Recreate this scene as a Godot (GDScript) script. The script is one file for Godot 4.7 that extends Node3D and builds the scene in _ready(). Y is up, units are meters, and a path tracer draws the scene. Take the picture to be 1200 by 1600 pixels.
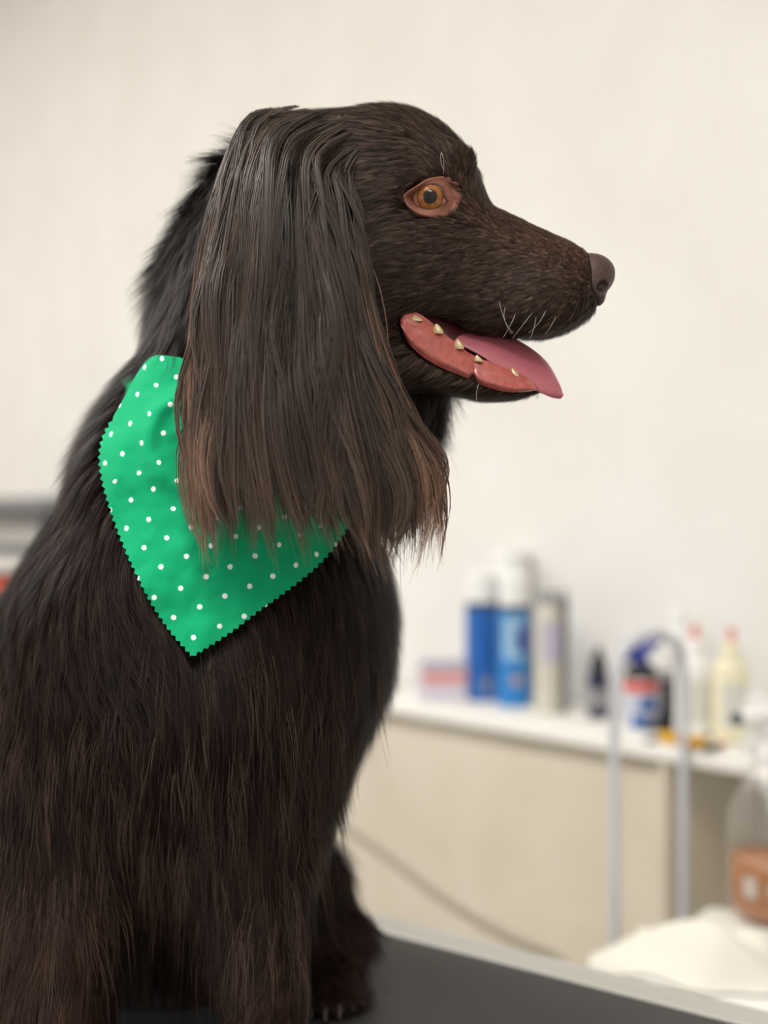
extends Node3D
# A brown spaniel sits on a grooming table in a pet salon; shelf with bottles against the wall behind.
# Layout: camera at (0, 1.21, 0) looking along -Z; at() turns a sighted direction and a distance into a point.

const F := 2198.0            # focal length over the 1600 px tall frame
const EYE := 1.21            # height of the lens
const TOP := 0.85            # height of the grooming table's top
const DOG := Vector3(-0.12, TOP, -0.95)
const WALL := Vector3(0.626, 0, 0.779)    # along the salon's long wall
const OUT := Vector3(-0.779, 0, 0.626)    # from that wall into the room

var rng := RandomNumberGenerator.new()
var noise := FastNoiseLite.new()
var names := {}


# ---------------------------------------------------------------- mesh builder
class MB:
	var v := PackedVector3Array()
	var uv := PackedVector2Array()
	var col := PackedColorArray()
	var idx := PackedInt32Array()
	var nrm := PackedVector3Array()

	func vert(p: Vector3, t := Vector2.ZERO, c := Color.WHITE) -> int:
		v.append(p); uv.append(t); col.append(c)
		return v.size() - 1

	func tri(a: int, b: int, c: int) -> void:      # counter-clockwise seen from outside
		idx.append(a); idx.append(c); idx.append(b)

	func quad(a: int, b: int, c: int, d: int) -> void:
		tri(a, b, c); tri(a, c, d)

	func flat(pts: Array, centre: Vector3) -> void:  # a convex flat face turned away from centre
		var n: Vector3 = (pts[1] - pts[0]).cross(pts[2] - pts[0])
		var m: Vector3 = (pts[0] + pts[1] + pts[2]) / 3.0 - centre
		if n.dot(m) < 0.0:
			pts.reverse()
		var first := v.size()
		for p in pts:
			vert(p)
		for i in range(1, pts.size() - 1):
			tri(first, first + i, first + i + 1)

	func box(c: Vector3, size: Vector3, bevel := 0.002, turn := Basis.IDENTITY) -> MB:
		var h := size * 0.5
		bevel = minf(bevel, minf(h.x, minf(h.y, h.z)) * 0.9)
		var cv := func(s: Vector3, axis: int) -> Vector3:
			var p := Vector3(s.x * (h.x - bevel), s.y * (h.y - bevel), s.z * (h.z - bevel))
			p[axis] = s[axis] * h[axis]
			return c + turn * p
		for axis in 3:
			var b := (axis + 1) % 3
			var d := (axis + 2) % 3
			for sa in [-1.0, 1.0]:
				var face := []
				for q in [[-1.0, -1.0], [1.0, -1.0], [1.0, 1.0], [-1.0, 1.0]]:
					var s := Vector3.ZERO
					s[axis] = sa; s[b] = q[0]; s[d] = q[1]
					face.append(cv.call(s, axis))
				flat(face, c)
			for sb in [-1.0, 1.0]:
				for sd in [-1.0, 1.0]:
					var s0 := Vector3.ZERO
					s0[axis] = -1.0; s0[b] = sb; s0[d] = sd
					var s1 := s0
					s1[axis] = 1.0
					flat([cv.call(s0, b), cv.call(s1, b), cv.call(s1, d), cv.call(s0, d)], c)
		for sx in [-1.0, 1.0]:
			for sy in [-1.0, 1.0]:
				for sz in [-1.0, 1.0]:
					var s := Vector3(sx, sy, sz)
					flat([cv.call(s, 0), cv.call(s, 1), cv.call(s, 2)], c)
		return self

	func lathe(base: Vector3, prof: Array, seg := 28, a0 := 0.0, a1 := TAU, squash := 1.0) -> MB:
		var whole := a1 - a0 > TAU - 0.001      # profile of (radius, height) from bottom to top
		var first := v.size()
		var cols := seg + 1
		for i in prof.size():
			for k in cols:
				var a := a0 + (a1 - a0) * k / seg
				vert(base + Vector3(cos(a) * prof[i].x, prof[i].y, sin(a) * prof[i].x * squash), Vector2(float(k) / seg, prof[i].y))
		for i in prof.size() - 1:
			for k in seg:
				var a := first + i * cols + k
				quad(a, a + cols, a + cols + 1, a + 1)
		if whole:
			pass
		return self

	func tube(path: Array, r: float, seg := 10, r_end := -1.0, caps := true) -> MB:
		var n := path.size()
		var first := v.size()
		var side := Vector3.UP
		for i in n:
			var t: Vector3 = (path[mini(i + 1, n - 1)] - path[maxi(i - 1, 0)]).normalized()
			if i == 0:
				side = t.cross(Vector3(0.3, 0.2, 0.93)).normalized()
			side = (side - t * side.dot(t)).normalized()
			var up := t.cross(side)
			var rr := r if r_end < 0.0 else lerpf(r, r_end, float(i) / (n - 1))
			for k in seg:
				var a := TAU * k / seg
				vert(path[i] + (side * cos(a) + up * sin(a)) * rr)
		for i in n - 1:
			for k in seg:
				var a := first + i * seg + k
				var b := first + i * seg + (k + 1) % seg
				quad(a, b, b + seg, a + seg)
		if caps:
			var c0 := vert(path[0])
			var c1 := vert(path[n - 1])
			for k in seg:
				tri(c0, first + (k + 1) % seg, first + k)
				tri(c1, first + (n - 1) * seg + k, first + (n - 1) * seg + (k + 1) % seg)
		return self

	func grid(pts: Array, closed := false) -> MB:   # rows of points; front on the side where row x column turns counter-clockwise
		var first := v.size()
		var cols: int = pts[0].size()
		for i in pts.size():
			for k in cols:
				vert(pts[i][k], Vector2(float(k) / (cols - 1), float(i) / (pts.size() - 1)))
		for i in pts.size() - 1:
			for k in (cols if closed else cols - 1):
				var a := first + i * cols + k
				var b := first + i * cols + (k + 1) % cols
				quad(a, b, b + cols, a + cols)
		return self

	func mesh(weld := false) -> ArrayMesh:
		if nrm.size() != v.size():
			var acc := PackedVector3Array()
			acc.resize(v.size())
			for i in range(0, idx.size(), 3):
				var a := idx[i]
				var b := idx[i + 2]
				var c := idx[i + 1]
				var n := (v[b] - v[a]).cross(v[c] - v[a])
				acc[a] += n; acc[b] += n; acc[c] += n
			if weld:
				var at := {}
				for i in v.size():
					var key := Vector3i(v[i] * 20000.0)
					at[key] = at.get(key, Vector3.ZERO) + acc[i]
				for i in v.size():
					acc[i] = at[Vector3i(v[i] * 20000.0)]
			nrm.resize(v.size())
			for i in v.size():
				nrm[i] = acc[i].normalized()
		var arr := []
		arr.resize(Mesh.ARRAY_MAX)
		arr[Mesh.ARRAY_VERTEX] = v
		arr[Mesh.ARRAY_NORMAL] = nrm
		arr[Mesh.ARRAY_TEX_UV] = uv
		arr[Mesh.ARRAY_COLOR] = col
		arr[Mesh.ARRAY_INDEX] = idx
		var m := ArrayMesh.new()
		m.add_surface_from_arrays(Mesh.PRIMITIVE_TRIANGLES, arr)
		return m


# ---------------------------------------------------------------- nodes and materials
func numbered(called: String) -> String:
	names[called] = names.get(called, -1) + 1
	return called if names[called] == 0 else "%s_%03d" % [called, names[called]]

func obj(called: String, m: Mesh, mt: Material, parent: Node = self, where := Vector3.ZERO) -> MeshInstance3D:
	var o := MeshInstance3D.new()
	o.name = numbered(called) if parent == self else called
	o.mesh = m
	o.material_override = mt
	o.position = where
	parent.add_child(o, true)
	return o

func thing(called: String, where: Vector3, label: String, category: String, turn := 0.0, group := "") -> Node3D:
	var o := Node3D.new()
	o.name = numbered(called)
	add_child(o)
	o.position = where
	o.rotation.y = turn
	return tag(o, label, category, group)

func tag(o: Node3D, label: String, category: String, group := "") -> Node3D:
	o.set_meta("label", label)
	o.set_meta("category", category)
	if group:
		o.set_meta("group", group)
	return o

func struct(called: String, m: Mesh, mt: Material, where := Vector3.ZERO, turn := 0.0) -> MeshInstance3D:
	var o := obj(called, m, mt, self, where)
	o.rotation.y = turn
	o.set_meta("kind", "structure")
	return o

func mat(c: Color, rough := 0.6, spec := 0.5, metal := 0.0) -> StandardMaterial3D:
	var m := StandardMaterial3D.new()
	m.albedo_color = c
	m.roughness = rough
	m.metallic_specular = spec
	m.metallic = metal
	return m

func rgb(r: float, g: float, b: float, a := 1.0) -> Color:
	return Color(r / 255.0, g / 255.0, b / 255.0, a)

func grain(m: StandardMaterial3D, freq: float, lo: Color, hi: Color, scale: float, relief := 0.0) -> StandardMaterial3D:
	var fn := FastNoiseLite.new()
	fn.seed = 7
	fn.frequency = freq
	fn.fractal_octaves = 4
	var t := NoiseTexture2D.new()
	t.width = 512; t.height = 512; t.seamless = true
	t.noise = fn
	var g := Gradient.new()
	g.set_color(0, lo); g.set_color(1, hi)
	t.color_ramp = g
	m.albedo_texture = t
	m.uv1_triplanar = true
	m.uv1_scale = Vector3.ONE * scale
	if relief > 0.0:
		m.heightmap_enabled = true
		m.heightmap_texture = t
		m.heightmap_scale = relief
	return m

func at(px: float, py: float, d: float) -> Vector3:
	return Vector3((px - 600.0) / F * d, EYE + (800.0 - py) / F * d, -d)

func sighted(p: Vector3) -> Vector2:
	return Vector2(600.0 + p.x / -p.z * F, 800.0 - (p.y - EYE) / -p.z * F)

func room(u: float, y: float, n: float) -> Vector3:   # along the wall, up, out from the lens's distance to it
	return WALL * u + OUT * n + Vector3(0, y, 0)

func smooth_path(pts: Array, per := 6) -> Array:
	var out := []
	for i in pts.size() - 1:
		var p0 = pts[maxi(i - 1, 0)]
		var p3 = pts[mini(i + 2, pts.size() - 1)]
		for k in per:
			out.append(pts[i].cubic_interpolate(pts[i + 1], p0, p3, float(k) / per))
	out.append(pts[-1])
	return out


# ---------------------------------------------------------------- distance fields of the dog
var bone_a := PackedVector3Array()
var bone_b := PackedVector3Array()
var bone_r := PackedVector3Array()      # radius at a, radius at b, blend

func bone(a: Vector3, b: Vector3, ra: float, rb: float, k := 0.03) -> void:
	bone_a.append(a); bone_b.append(b); bone_r.append(Vector3(ra, rb, k))

func body_field(p: Vector3) -> float:
	var d := 1.0
	for i in bone_a.size():
		var a := bone_a[i]
		var ba := bone_b[i] - a
		var pa := p - a
		var t := clampf(pa.dot(ba) / ba.length_squared(), 0.0, 1.0)
		var r := bone_r[i]
		var e := (pa - ba * t).length() - lerpf(r.x, r.y, t)
		if e > d + r.z:
			continue
		var h := maxf(r.z - absf(d - e), 0.0) / r.z
		d = minf(d, e) - h * h * r.z * 0.25
	return d

# The head's own frame: x towards the nose, y down, z out of its right side, in units of 0.39127 mm; its origin lies at the middle of the cheek.
const HS := 0.86 / F
const HEAD_AT := Vector2(600, 400)
var head_turn := Basis(Vector3.UP, deg_to_rad(-8.0))
var up_x := PackedFloat32Array()
var jaw_x := PackedFloat32Array()
var table_up := []      # per unit of x: top, bottom, half width
var table_jaw := []
var head_x0 := 360.0

func head_to_world(h: Vector3) -> Vector3:
	return at(HEAD_AT.x, HEAD_AT.y, 0.86) + head_turn * Vector3((h.x - HEAD_AT.x) * HS, (HEAD_AT.y - h.y) * HS, h.z * HS)

func world_to_head(w: Vector3) -> Vector3:
	var q := head_turn.inverse() * (w - at(HEAD_AT.x, HEAD_AT.y, 0.86)) / HS
	return Vector3(q.x + HEAD_AT.x, HEAD_AT.y - q.y, q.z)

func seen(px: float, py: float, hz: float) -> Vector3:   # head-frame point at side depth hz on the sight line px, py
	var h := Vector3(px, py, hz)
	for i in 4:
		var s := sighted(head_to_world(h))
		h.x += (px - s.x) * 0.95
		h.y += (py - s.y) * 0.95
	return h

func table_of(rows: Array) -> Array:    # rows: x, top, bottom, half width, as sighted on the middle plane
	var tx := []
	for r in rows:
		var a := seen(r[0], r[1], 0.0)
		var b := seen(r[0], r[2], 0.0)
		tx.append([a.x, a.y, b.y, float(r[3])])
	var out := []
	for i in 640:
		var x := head_x0 + i
		var k := 0
		while k < tx.size() - 2 and x > tx[k + 1][0]:
			k += 1
		var t: float = clampf((x - tx[k][0]) / (tx[k + 1][0] - tx[k][0]), 0.0, 1.0)
		var row := Vector3.ZERO
		for c in 3:
			var p0: float = tx[maxi(k - 1, 0)][c + 1]
			var p1: float = tx[k][c + 1]
			var p2: float = tx[k + 1][c + 1]
			var p3: float = tx[mini(k + 2, tx.size() - 1)][c + 1]
			row[c] = cubic_interpolate(p1, p2, p0, p3, t)
		out.append(row)
	out.append(Vector2(tx[0][0], tx[-1][0]))
	return out

func section(p: Vector3, tab: Array, expo: float) -> float:
	var ends: Vector2 = tab[640]
	var x := clampf(p.x, ends.x, ends.y)
	var row: Vector3 = tab[clampi(int(x - head_x0), 0, 639)]
	var c := (row.x + row.y) * 0.5
	var h := maxf((row.y - row.x) * 0.5, 2.0)
	var w := maxf(row.z, 2.0)
	var n := expo if p.y > c else 2.1
	var e := pow(pow(absf(p.y - c) / h, n) + pow(absf(p.z) / w, n), 1.0 / n)
	var d := (e - 1.0) * minf(h, w)
	var dx := absf(p.x - x)
	return d if dx == 0.0 else (sqrt(maxf(d, 0.0) ** 2 + dx * dx) if d > 0.0 else maxf(d, dx))

func smin(a: float, b: float, k: float) -> float:
	var h := maxf(k - absf(a - b), 0.0) / k
	return minf(a, b) - h * h * k * 0.25

func smax(a: float, b: float, k: float) -> float:
	return -smin(-a, -b, k)

func ell(p: Vector3, c: Vector3, r: Vector3) -> float:
	return ((p - c) / r).length() * minf(r.x, minf(r.y, r.z)) - minf(r.x, minf(r.y, r.z))

var eye_c := Vector3.ZERO
var socket := true

func head_field(p: Vector3) -> float:
	var q := Vector3(p.x, p.y, absf(p.z))
	var d := section(q, table_up, 2.9)
	d = smin(d, section(q, table_jaw, 2.4), 7.0 + 26.0 * smoothstep(655.0, 600.0, p.x))
	d = smin(d, ell(q, Vector3(706, 272, 62), Vector3(42, 28, 28)), 26.0)      # brow
	d = smin(d, ell(q, Vector3(610, 440, 84), Vector3(70, 66, 34)), 34.0)      # cheek
	d = smin(d, ell(q, Vector3(850, 480, 42), Vector3(52, 38, 32)), 26.0)      # whisker pad
	d = smax(d, -ell(q, Vector3(742, 340, 112), Vector3(40, 26, 26)), 26.0)    # hollow before the eye
	if socket and q.z > 40.0:
		var e := pow((q.x - eye_c.x - 6.5) / 45.0, 2.0) + pow((q.y - eye_c.y - 2.0) / 32.0, 2.0)
		d += 18.0 * smoothstep(1.0, 0.5, e)
	return d

func net(f: Callable, lo: Vector3, hi: Vector3, c: float) -> Dictionary:    # surface nets, only near the surface
	const B := 4
	var nb := Vector3i(((hi - lo) / (c * B)).ceil())
	var nx := nb.x * B + 1
	var ny := nb.y * B + 1
	var nz := nb.z * B + 1
	var val := PackedFloat32Array()
	val.resize(nx * ny * nz)
	val.fill(1e9)
	var cell := PackedInt32Array()
	cell.resize(nx * ny * nz)
	cell.fill(-1)
	var blocks: Array[Vector3i] = []
	var reach := c * B * 0.5 * 1.733 * 1.3
	for bz in nb.z:
		for by in nb.y:
			for bx in nb.x:
				if absf(f.call(lo + Vector3(bx + 0.5, by + 0.5, bz + 0.5) * c * B)) > reach:
					continue
				blocks.append(Vector3i(bx, by, bz) * B)
				for k in range(bz * B, bz * B + B + 1):
					for j in range(by * B, by * B + B + 1):
						var row := (k * ny + j) * nx
						for i in range(bx * B, bx * B + B + 1):
							if val[row + i] > 1e8:
								val[row + i] = f.call(lo + Vector3(i, j, k) * c)
	var v := PackedVector3Array()
	var step := [1, nx, nx * ny]
	for b in blocks:
		for k in range(b.z, b.z + B):
			for j in range(b.y, b.y + B):
				for i in range(b.x, b.x + B):
					var o := (k * ny + j) * nx + i
					var inside := 0
					for q in 8:
						if val[o + (q & 1) + (q >> 1 & 1) * nx + (q >> 2) * nx * ny] < 0.0:
							inside += 1
					if inside == 0 or inside == 8:
						continue
					var sum := Vector3.ZERO
					var n := 0
					for axis in 3:
						var e1: int = (axis + 1) % 3
						var e2: int = (axis + 2) % 3
						for q in 4:
							var off := Vector3.ZERO
							off[e1] = q & 1
							off[e2] = q >> 1
							var s: int = o + int(off.x) + int(off.y) * nx + int(off.z) * nx * ny
							var a := val[s]
							var z: float = val[s + step[axis]]
							if (a < 0.0) != (z < 0.0):
								off[axis] = a / (a - z)
								sum += off
								n += 1
					cell[o] = v.size()
					v.append(lo + (Vector3(i, j, k) + sum / n) * c)
	var idx := PackedInt32Array()
	for b in blocks:
		for k in range(maxi(b.z, 1), b.z + B):
			for j in range(maxi(b.y, 1), b.y + B):
				for i in range(maxi(b.x, 1), b.x + B):
					var o := (k * ny + j) * nx + i
					var a := val[o] < 0.0
					for axis in 3:
						if (val[o + step[axis]] < 0.0) == a:
							continue
						var e1: int = step[(axis + 1) % 3]
						var e2: int = step[(axis + 2) % 3]
						var q0 := cell[o]
						var q1 := cell[o - e1]
						var q2 := cell[o - e1 - e2]
						var q3 := cell[o - e2]
						if q0 < 0 or q1 < 0 or q2 < 0 or q3 < 0:
							continue
						if a:
							idx.append_array([q0, q2, q1, q0, q3, q2])
						else:
							idx.append_array([q0, q1, q2, q0, q2, q3])
	var nrm := PackedVector3Array()
	nrm.resize(v.size())
	var e := c * 0.5
	for i in v.size():
		var p := v[i]
		var g := Vector3(1, -1, -1) * float(f.call(p + Vector3(e, -e, -e))) + Vector3(-1, -1, 1) * float(f.call(p + Vector3(-e, -e, e))) + Vector3(-1, 1, -1) * float(f.call(p + Vector3(-e, e, -e))) + Vector3.ONE * float(f.call(p + Vector3(e, e, e)))
		nrm[i] = g.normalized()
	return {"v": v, "n": nrm, "i": idx}


# ---------------------------------------------------------------- fur
func strand(mb: MB, pts: PackedVector3Array, w: float, c0: Color, c1: Color, face: Vector3, fade := 0.0) -> void:
	var n := pts.size()
	var first := mb.v.size()
	for i in n:
		var t := float(i) / (n - 1)
		var dir := (pts[mini(i + 1, n - 1)] - pts[maxi(i - 1, 0)]).normalized()
		var side := dir.cross(face).normalized()
		var up := side.cross(dir)
		var ww := w * (1.0 - t * t * 0.85)
		var c := c0.lerp(c1, smoothstep(fade, 1.0, t))
		mb.v.append(pts[i] - side * ww); mb.v.append(pts[i] + side * ww)
		mb.nrm.append((up - side * 0.9).normalized()); mb.nrm.append((up + side * 0.9).normalized())
		mb.col.append(c); mb.col.append(c)
		mb.uv.append(Vector2(0, t)); mb.uv.append(Vector2(1, t))
		if i > 0:
			var a := first + i * 2
			mb.idx.append_array([a - 2, a, a - 1, a - 1, a, a + 1])

func tuft(count: int, spread: float, width: float, segs: int, wave: float, arc: float, contrast: Vector2) -> ArrayMesh:
	# x in metres, y and z in lengths; y runs with the hair, z away from the skin
	var mb := MB.new()
	for s in count:
		var a := rng.randf() * TAU
		var r := sqrt(rng.randf()) * spread
		var x0 := cos(a) * r
		var y0 := sin(a) * r * 8.0
		var l := rng.randf_range(0.65, 1.1)
		var pull := rng.randf_range(0.25, 0.8)
		var lift := rng.randf_range(0.3, 1.0) * arc
		var ph := rng.randf() * TAU
		var wv := rng.randf_range(0.3, 1.0) * wave
		var pts := PackedVector3Array()
		for i in segs + 1:
			var t := float(i) / segs
			pts.append(Vector3(x0 * (1.0 - pull * t) + sin(ph + t * 3.6) * wv * t, y0 + t * l, sin(t * 2.2) * lift - 0.02))
		var tone := contrast.x + contrast.y * pow(rng.randf(), 2.0)
		var c := Color(tone, tone, tone)
		strand(mb, pts, width, c, c, Vector3(rng.randf_range(-0.9, 0.9), 0, 1).normalized())
	return mb.mesh()

var fur_at := {}      # variant -> [transforms, colours]

func grow(v: PackedVector3Array, n: PackedVector3Array, idx: PackedInt32Array, look: Callable, kinds: Array, keep: Callable, mix_noise := 0.4) -> void:
	var dirs := PackedVector3Array()
	var info := PackedVector3Array()     # length, density, lift
	var cols := PackedColorArray()
	for i in v.size():
		var l: Array = look.call(v[i], n[i])
		dirs.append(l[0]); info.append(l[1]); cols.append(l[2])
	for t in range(0, idx.size(), 3):
		var a := idx[t]
		var b := idx[t + 1]
		var c := idx[t + 2]
		var area := (v[b] - v[a]).cross(v[c] - v[a]).length() * 0.5
		var fi := (info[a] + info[b] + info[c]) / 3.0
		var want := area * fi.y
		var many := int(want) + (1 if rng.randf() < want - floorf(want) else 0)
		for m in many:
			var s := sqrt(rng.randf())
			var q := rng.randf()
			var wa := 1.0 - s
			var wb := s * (1.0 - q)
			var wc := s * q
			var p := v[a] * wa + v[b] * wb + v[c] * wc
			if not keep.call(p):
				continue
			var nn := (n[a] * wa + n[b] * wb + n[c] * wc).normalized()
			var inf := info[a] * wa + info[b] * wb + info[c] * wc
			var dir := dirs[a] * wa + dirs[b] * wb + dirs[c] * wc
			var k := 260.0
			dir += Vector3(noise.get_noise_3d(p.x * k, p.y * k, p.z * k), noise.get_noise_3d(p.x * k + 77.0, p.y * k, p.z * k), noise.get_noise_3d(p.x * k, p.y * k + 55.0, p.z * k)) * mix_noise
			dir += Vector3(rng.randf_range(-1, 1), rng.randf_range(-1, 1), rng.randf_range(-1, 1)) * 0.10
			dir = (dir - nn * dir.dot(nn)).normalized()
			var y := (dir + nn * (inf.z + rng.randf_range(-0.06, 0.10))).normalized()
			var x := y.cross(nn).normalized()
			var z := x.cross(y)
			var len := inf.x * rng.randf_range(0.7, 1.25)
			var tone := exp(rng.randfn(0.0, 0.42)) * (1.0 + 0.5 * noise.get_noise_3d(p.x * 120.0, p.y * 120.0, p.z * 120.0))
			var col := (cols[a] * wa + cols[b] * wb + cols[c] * wc) * tone
			var kind: String = kinds[rng.randi() % kinds.size()]
			if not fur_at.has(kind):
				fur_at[kind] = [[], PackedColorArray()]
			fur_at[kind][0].append(Transform3D(Basis(x, y * len, z * len), p - DOG))
			fur_at[kind][1].append(Color(col.r, col.g, col.b))

func lin(r: float, g: float, b: float) -> Color:
	return rgb(r, g, b).srgb_to_linear()

const EYE_R := 36.0
var BODY := lin(44, 33, 29)
var DARK := lin(64, 52, 45)
var GREY := lin(62, 53, 46)
var RUST := lin(86, 59, 44)
var TIP := lin(142, 110, 90)

# where the coat lies: sighted place, direction (right, up), length in mm, density per square metre / 1000, lift, colour 0 dark .. 1 rust
var head_lie := [
	[935, 400, -1.0, 0.4, 2.5, 420, 0.04, 0.8], [900, 385, -1.0, 0.4, 3, 420, 0.04, 1.0], [880, 420, -1.0, 0.05, 4, 380, 0.06, 0.15], [905, 490, -0.8, -0.7, 6, 380, 0.25, 0.2], [850, 365, -1.0, 0.5, 4, 380, 0.05, 0.6],
	[850, 490, -0.8, -0.7, 8, 340, 0.22, 0.1], [850, 516, -0.7, -0.8, 8, 380, 0.35, 0.1], [770, 516, -0.8, -0.6, 8, 340, 0.25, 0.1], [800, 440, -1.0, -0.25, 7, 320, 0.08, 0.1], [790, 340, -1.0, 0.6, 5, 340, 0.05, 0.5], [745, 390, -0.9, -0.4, 8, 300, 0.1, 0.1],
	[710, 480, -1.0, 0.0, 10, 260, 0.08, 0.0], [700, 400, -1.0, -0.15, 10, 260, 0.08, 0.0], [640, 430, -1.0, 0.0, 12, 240, 0.08, 0.0], [600, 350, -1.0, -0.3, 12, 240, 0.08, 0.0],
	[600, 500, -0.9, -0.4, 14, 220, 0.1, 0.0], [640, 260, -0.95, -0.3, 11, 260, 0.1, 0.0], [690, 245, -0.7, 0.5, 8, 320, 0.14, 0.0], [735, 270, -0.3, 0.9, 6, 360, 0.12, 0.2], [680, 195, -1.0, 0.45, 9, 280, 0.07, 0.2],
	[600, 175, -1.0, 0.15, 12, 240, 0.06, 0.1], [500, 180, -1.0, 0.0, 17, 220, 0.08, 0.1], [430, 190, -1.0, -0.2, 22, 200, 0.14, 0.0], [500, 280, -0.9, -0.7, 16, 200, 0.1, 0.0], [420, 320, -0.5, -1.0, 26, 160, 0.14, 0.0],
	[800, 622, -1.0, -0.3, 7, 320, 0.12, 0.1], [740, 622, -1.0, -0.4, 10, 280, 0.12, 0.0], [690, 595, -1.0, -0.5, 12, 240, 0.1, 0.0], [640, 570, -1.0, -0.6, 14, 220, 0.1, 0.0], [600, 620, -0.7, -1.0, 22, 180, 0.14, 0.0],
]
var body_lie := [
	[250, 470, 0.98, -0.35, -1.0, -0.1, 34, 90, 0.30, 0.0], [300, 350, 0.93, -0.45, -1.0, 0.0, 30, 90, 0.30, 0.0], [450, 600, 0.84, 0.0, -1.0, 0.1, 30, 70, 0.2, 0.0], [640, 680, 0.88, 0.1, -1.0, 0.1, 30, 110, 0.2, 0.0],
	[590, 900, 0.9, -0.05, -1.0, 0.0, 26, 110, 0.14, 0.0], [480, 950, 0.83, -0.2, -1.0, 0.1, 30, 110, 0.12, 0.05], [330, 1060, 0.82, 0.1, -1.0, 0.15, 34, 110, 0.14, 0.0], [560, 1080, 0.9, -0.25, -1.0, 0.0, 34, 110, 0.14, 0.0],
	[150, 680, 0.98, -0.5, -0.8, 0.2, 26, 110, 0.2, 0.1], [120, 850, 0.95, -0.2, -1.0, 0.2, 28, 110, 0.14, 0.1], [200, 1000, 0.84, 0.15, -1.0, 0.1, 32, 110, 0.12, 0.0], [60, 1000, 0.93, -0.1, -1.0, 0.1, 30, 110, 0.14, 0.2],
	[300, 1220, 0.86, 0.1, -1.0, 0.1, 52, 100, 0.14, 0.05], [420, 1200, 0.86, 0.1, -1.0, 0.1, 46, 100, 0.14, 0.1], [310, 1330, 0.88, 0.15, -1.0, 0.05, 75, 90, 0.1, 0.05],
	[110, 1250, 0.86, 0.0, -1.0, 0.1, 34, 110, 0.12, 0.15], [60, 1450, 0.86, -0.15, -1.0, 0.05, 34, 110, 0.16, 0.6], [130, 1520, 0.84, 0.05, -1.0, 0.05, 24, 120, 0.1, 0.3], [430, 1400, 0.86, 0.0, -1.0, 0.05, 22, 130, 0.1, 0.15], [415, 1560, 0.85, 0.0, -1.0, 0.05, 12, 160, 0.08, 0.35],
	[500, 1380, 1.04, 0.1, -1.0, 0.0, 22, 110, 0.14, 0.1], [540, 1440, 1.06, 0.7, -0.7, 0.0, 30, 110, 0.3, 0.2], [525, 1540, 1.0, 0.1, -0.6, 0.8, 10, 160, 0.14, 0.2], [60, 1200, 1.1, -0.5, -1.0, -0.2, 34, 80, 0.15, 0.1], [0, 950, 1.1, -0.4, -0.9, -0.3, 30, 90, 0.15, 0.1],
]

func head_look(p: Vector3, n: Vector3) -> Array:
	var h := world_to_head(p)
	var dir := Vector3.ZERO
	var inf := Vector3.ZERO
	var rust := 0.0
	var sum := 0.0
	for r in head_lie:
		var dx: float = h.x - r[8]
		var dy: float = h.y - r[9]
		var w := 1.0 / pow(dx * dx + dy * dy + 150.0, 1.6)
		dir += Vector3(r[2], r[3], 0) * w
		inf += Vector3(r[4], r[5], r[6]) * w
		rust += r[7] * w
		sum += w
	inf /= sum
	var top := clampf(n.y, 0.0, 1.0)
	var c := DARK.lerp(RUST, rust / sum * 0.75)
	dir = head_turn * dir
	if n.y > 0.75:
		dir.z *= 0.2
	var den := inf.y
	if n.z < -0.2:
		den *= 0.5
	return [dir.normalized(), Vector3(maxf(inf.x, 3.5) * 0.001, den * 1300.0, inf.z), c]

func body_look(p: Vector3, n: Vector3) -> Array:
	var dir := Vector3.ZERO
	var inf := Vector3.ZERO
	var rust := 0.0
	var sum := 0.0
	for r in body_lie:
		var w := 1.0 / pow(p.distance_squared_to(r[10]) + 0.0006, 1.6)
		dir += Vector3(r[3], r[4], r[5]) * w
		inf += Vector3(r[6], r[7], r[8]) * w
		rust += r[9] * w
		sum += w
	inf /= sum
	var den := inf.y * (0.45 if n.z < -0.25 else 1.0)
	return [dir.normalized(), Vector3(inf.x * 0.001, den * 1000.0, inf.z), BODY.lerp(RUST, rust / sum * 0.8)]

func inside(poly: PackedVector2Array, p: Vector2) -> bool:
	return Geometry2D.is_point_in_polygon(p, poly)

# outlines on the face, as sighted
var eye_patch := PackedVector2Array([Vector2(630, 308), Vector2(637, 300), Vector2(652, 290), Vector2(668, 280), Vector2(686, 276), Vector2(700, 277), Vector2(712, 284), Vector2(719, 297), Vector2(719, 312), Vector2(713, 326), Vector2(702, 335), Vector2(684, 340), Vector2(664, 338), Vector2(648, 332), Vector2(636, 321)])
var eye_slit := PackedVector2Array([Vector2(645, 308), Vector2(648, 303), Vector2(654, 297), Vector2(666, 291), Vector2(679, 289), Vector2(685, 292), Vector2(689, 296), Vector2(690, 303), Vector2(693, 309), Vector2(697, 314), Vector2(690, 319), Vector2(684, 324), Vector2(669, 326), Vector2(655, 322), Vector2(648, 316)])
var lip_rows := [[626, 497, 511, 100], [631, 489, 524, 102], [641, 486, 540, 101], [655, 490, 553, 97], [672, 502, 565, 92], [695, 522, 577, 85], [718, 540, 586, 79], [731, 550, 591, 75], [740, 555, 589, 72], [748, 559, 599, 70], [775, 569, 609, 64], [800, 579, 613, 56], [825, 590, 612, 45], [838, 599, 610, 32]]
var lip_poly := PackedVector2Array()
var eye_bare := PackedVector2Array()

func face_keep(p: Vector3) -> bool:
	var h := world_to_head(p)
	var s := sighted(p)
	if h.z < 0.0:
		s = sighted(head_to_world(Vector3(h.x, h.y, -h.z)))
	if inside(eye_bare, s) and absf(h.z) > 50.0:
		return false
	if inside(lip_poly, s):
		return false
	if h.x > 880.0 and nose_field(h) < 2.5:
		return false
	return body_field(p) > -0.012

var cloth_poly := PackedVector2Array()
var cloth_mask := PackedVector2Array()
var cloth_depth := {}

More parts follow.
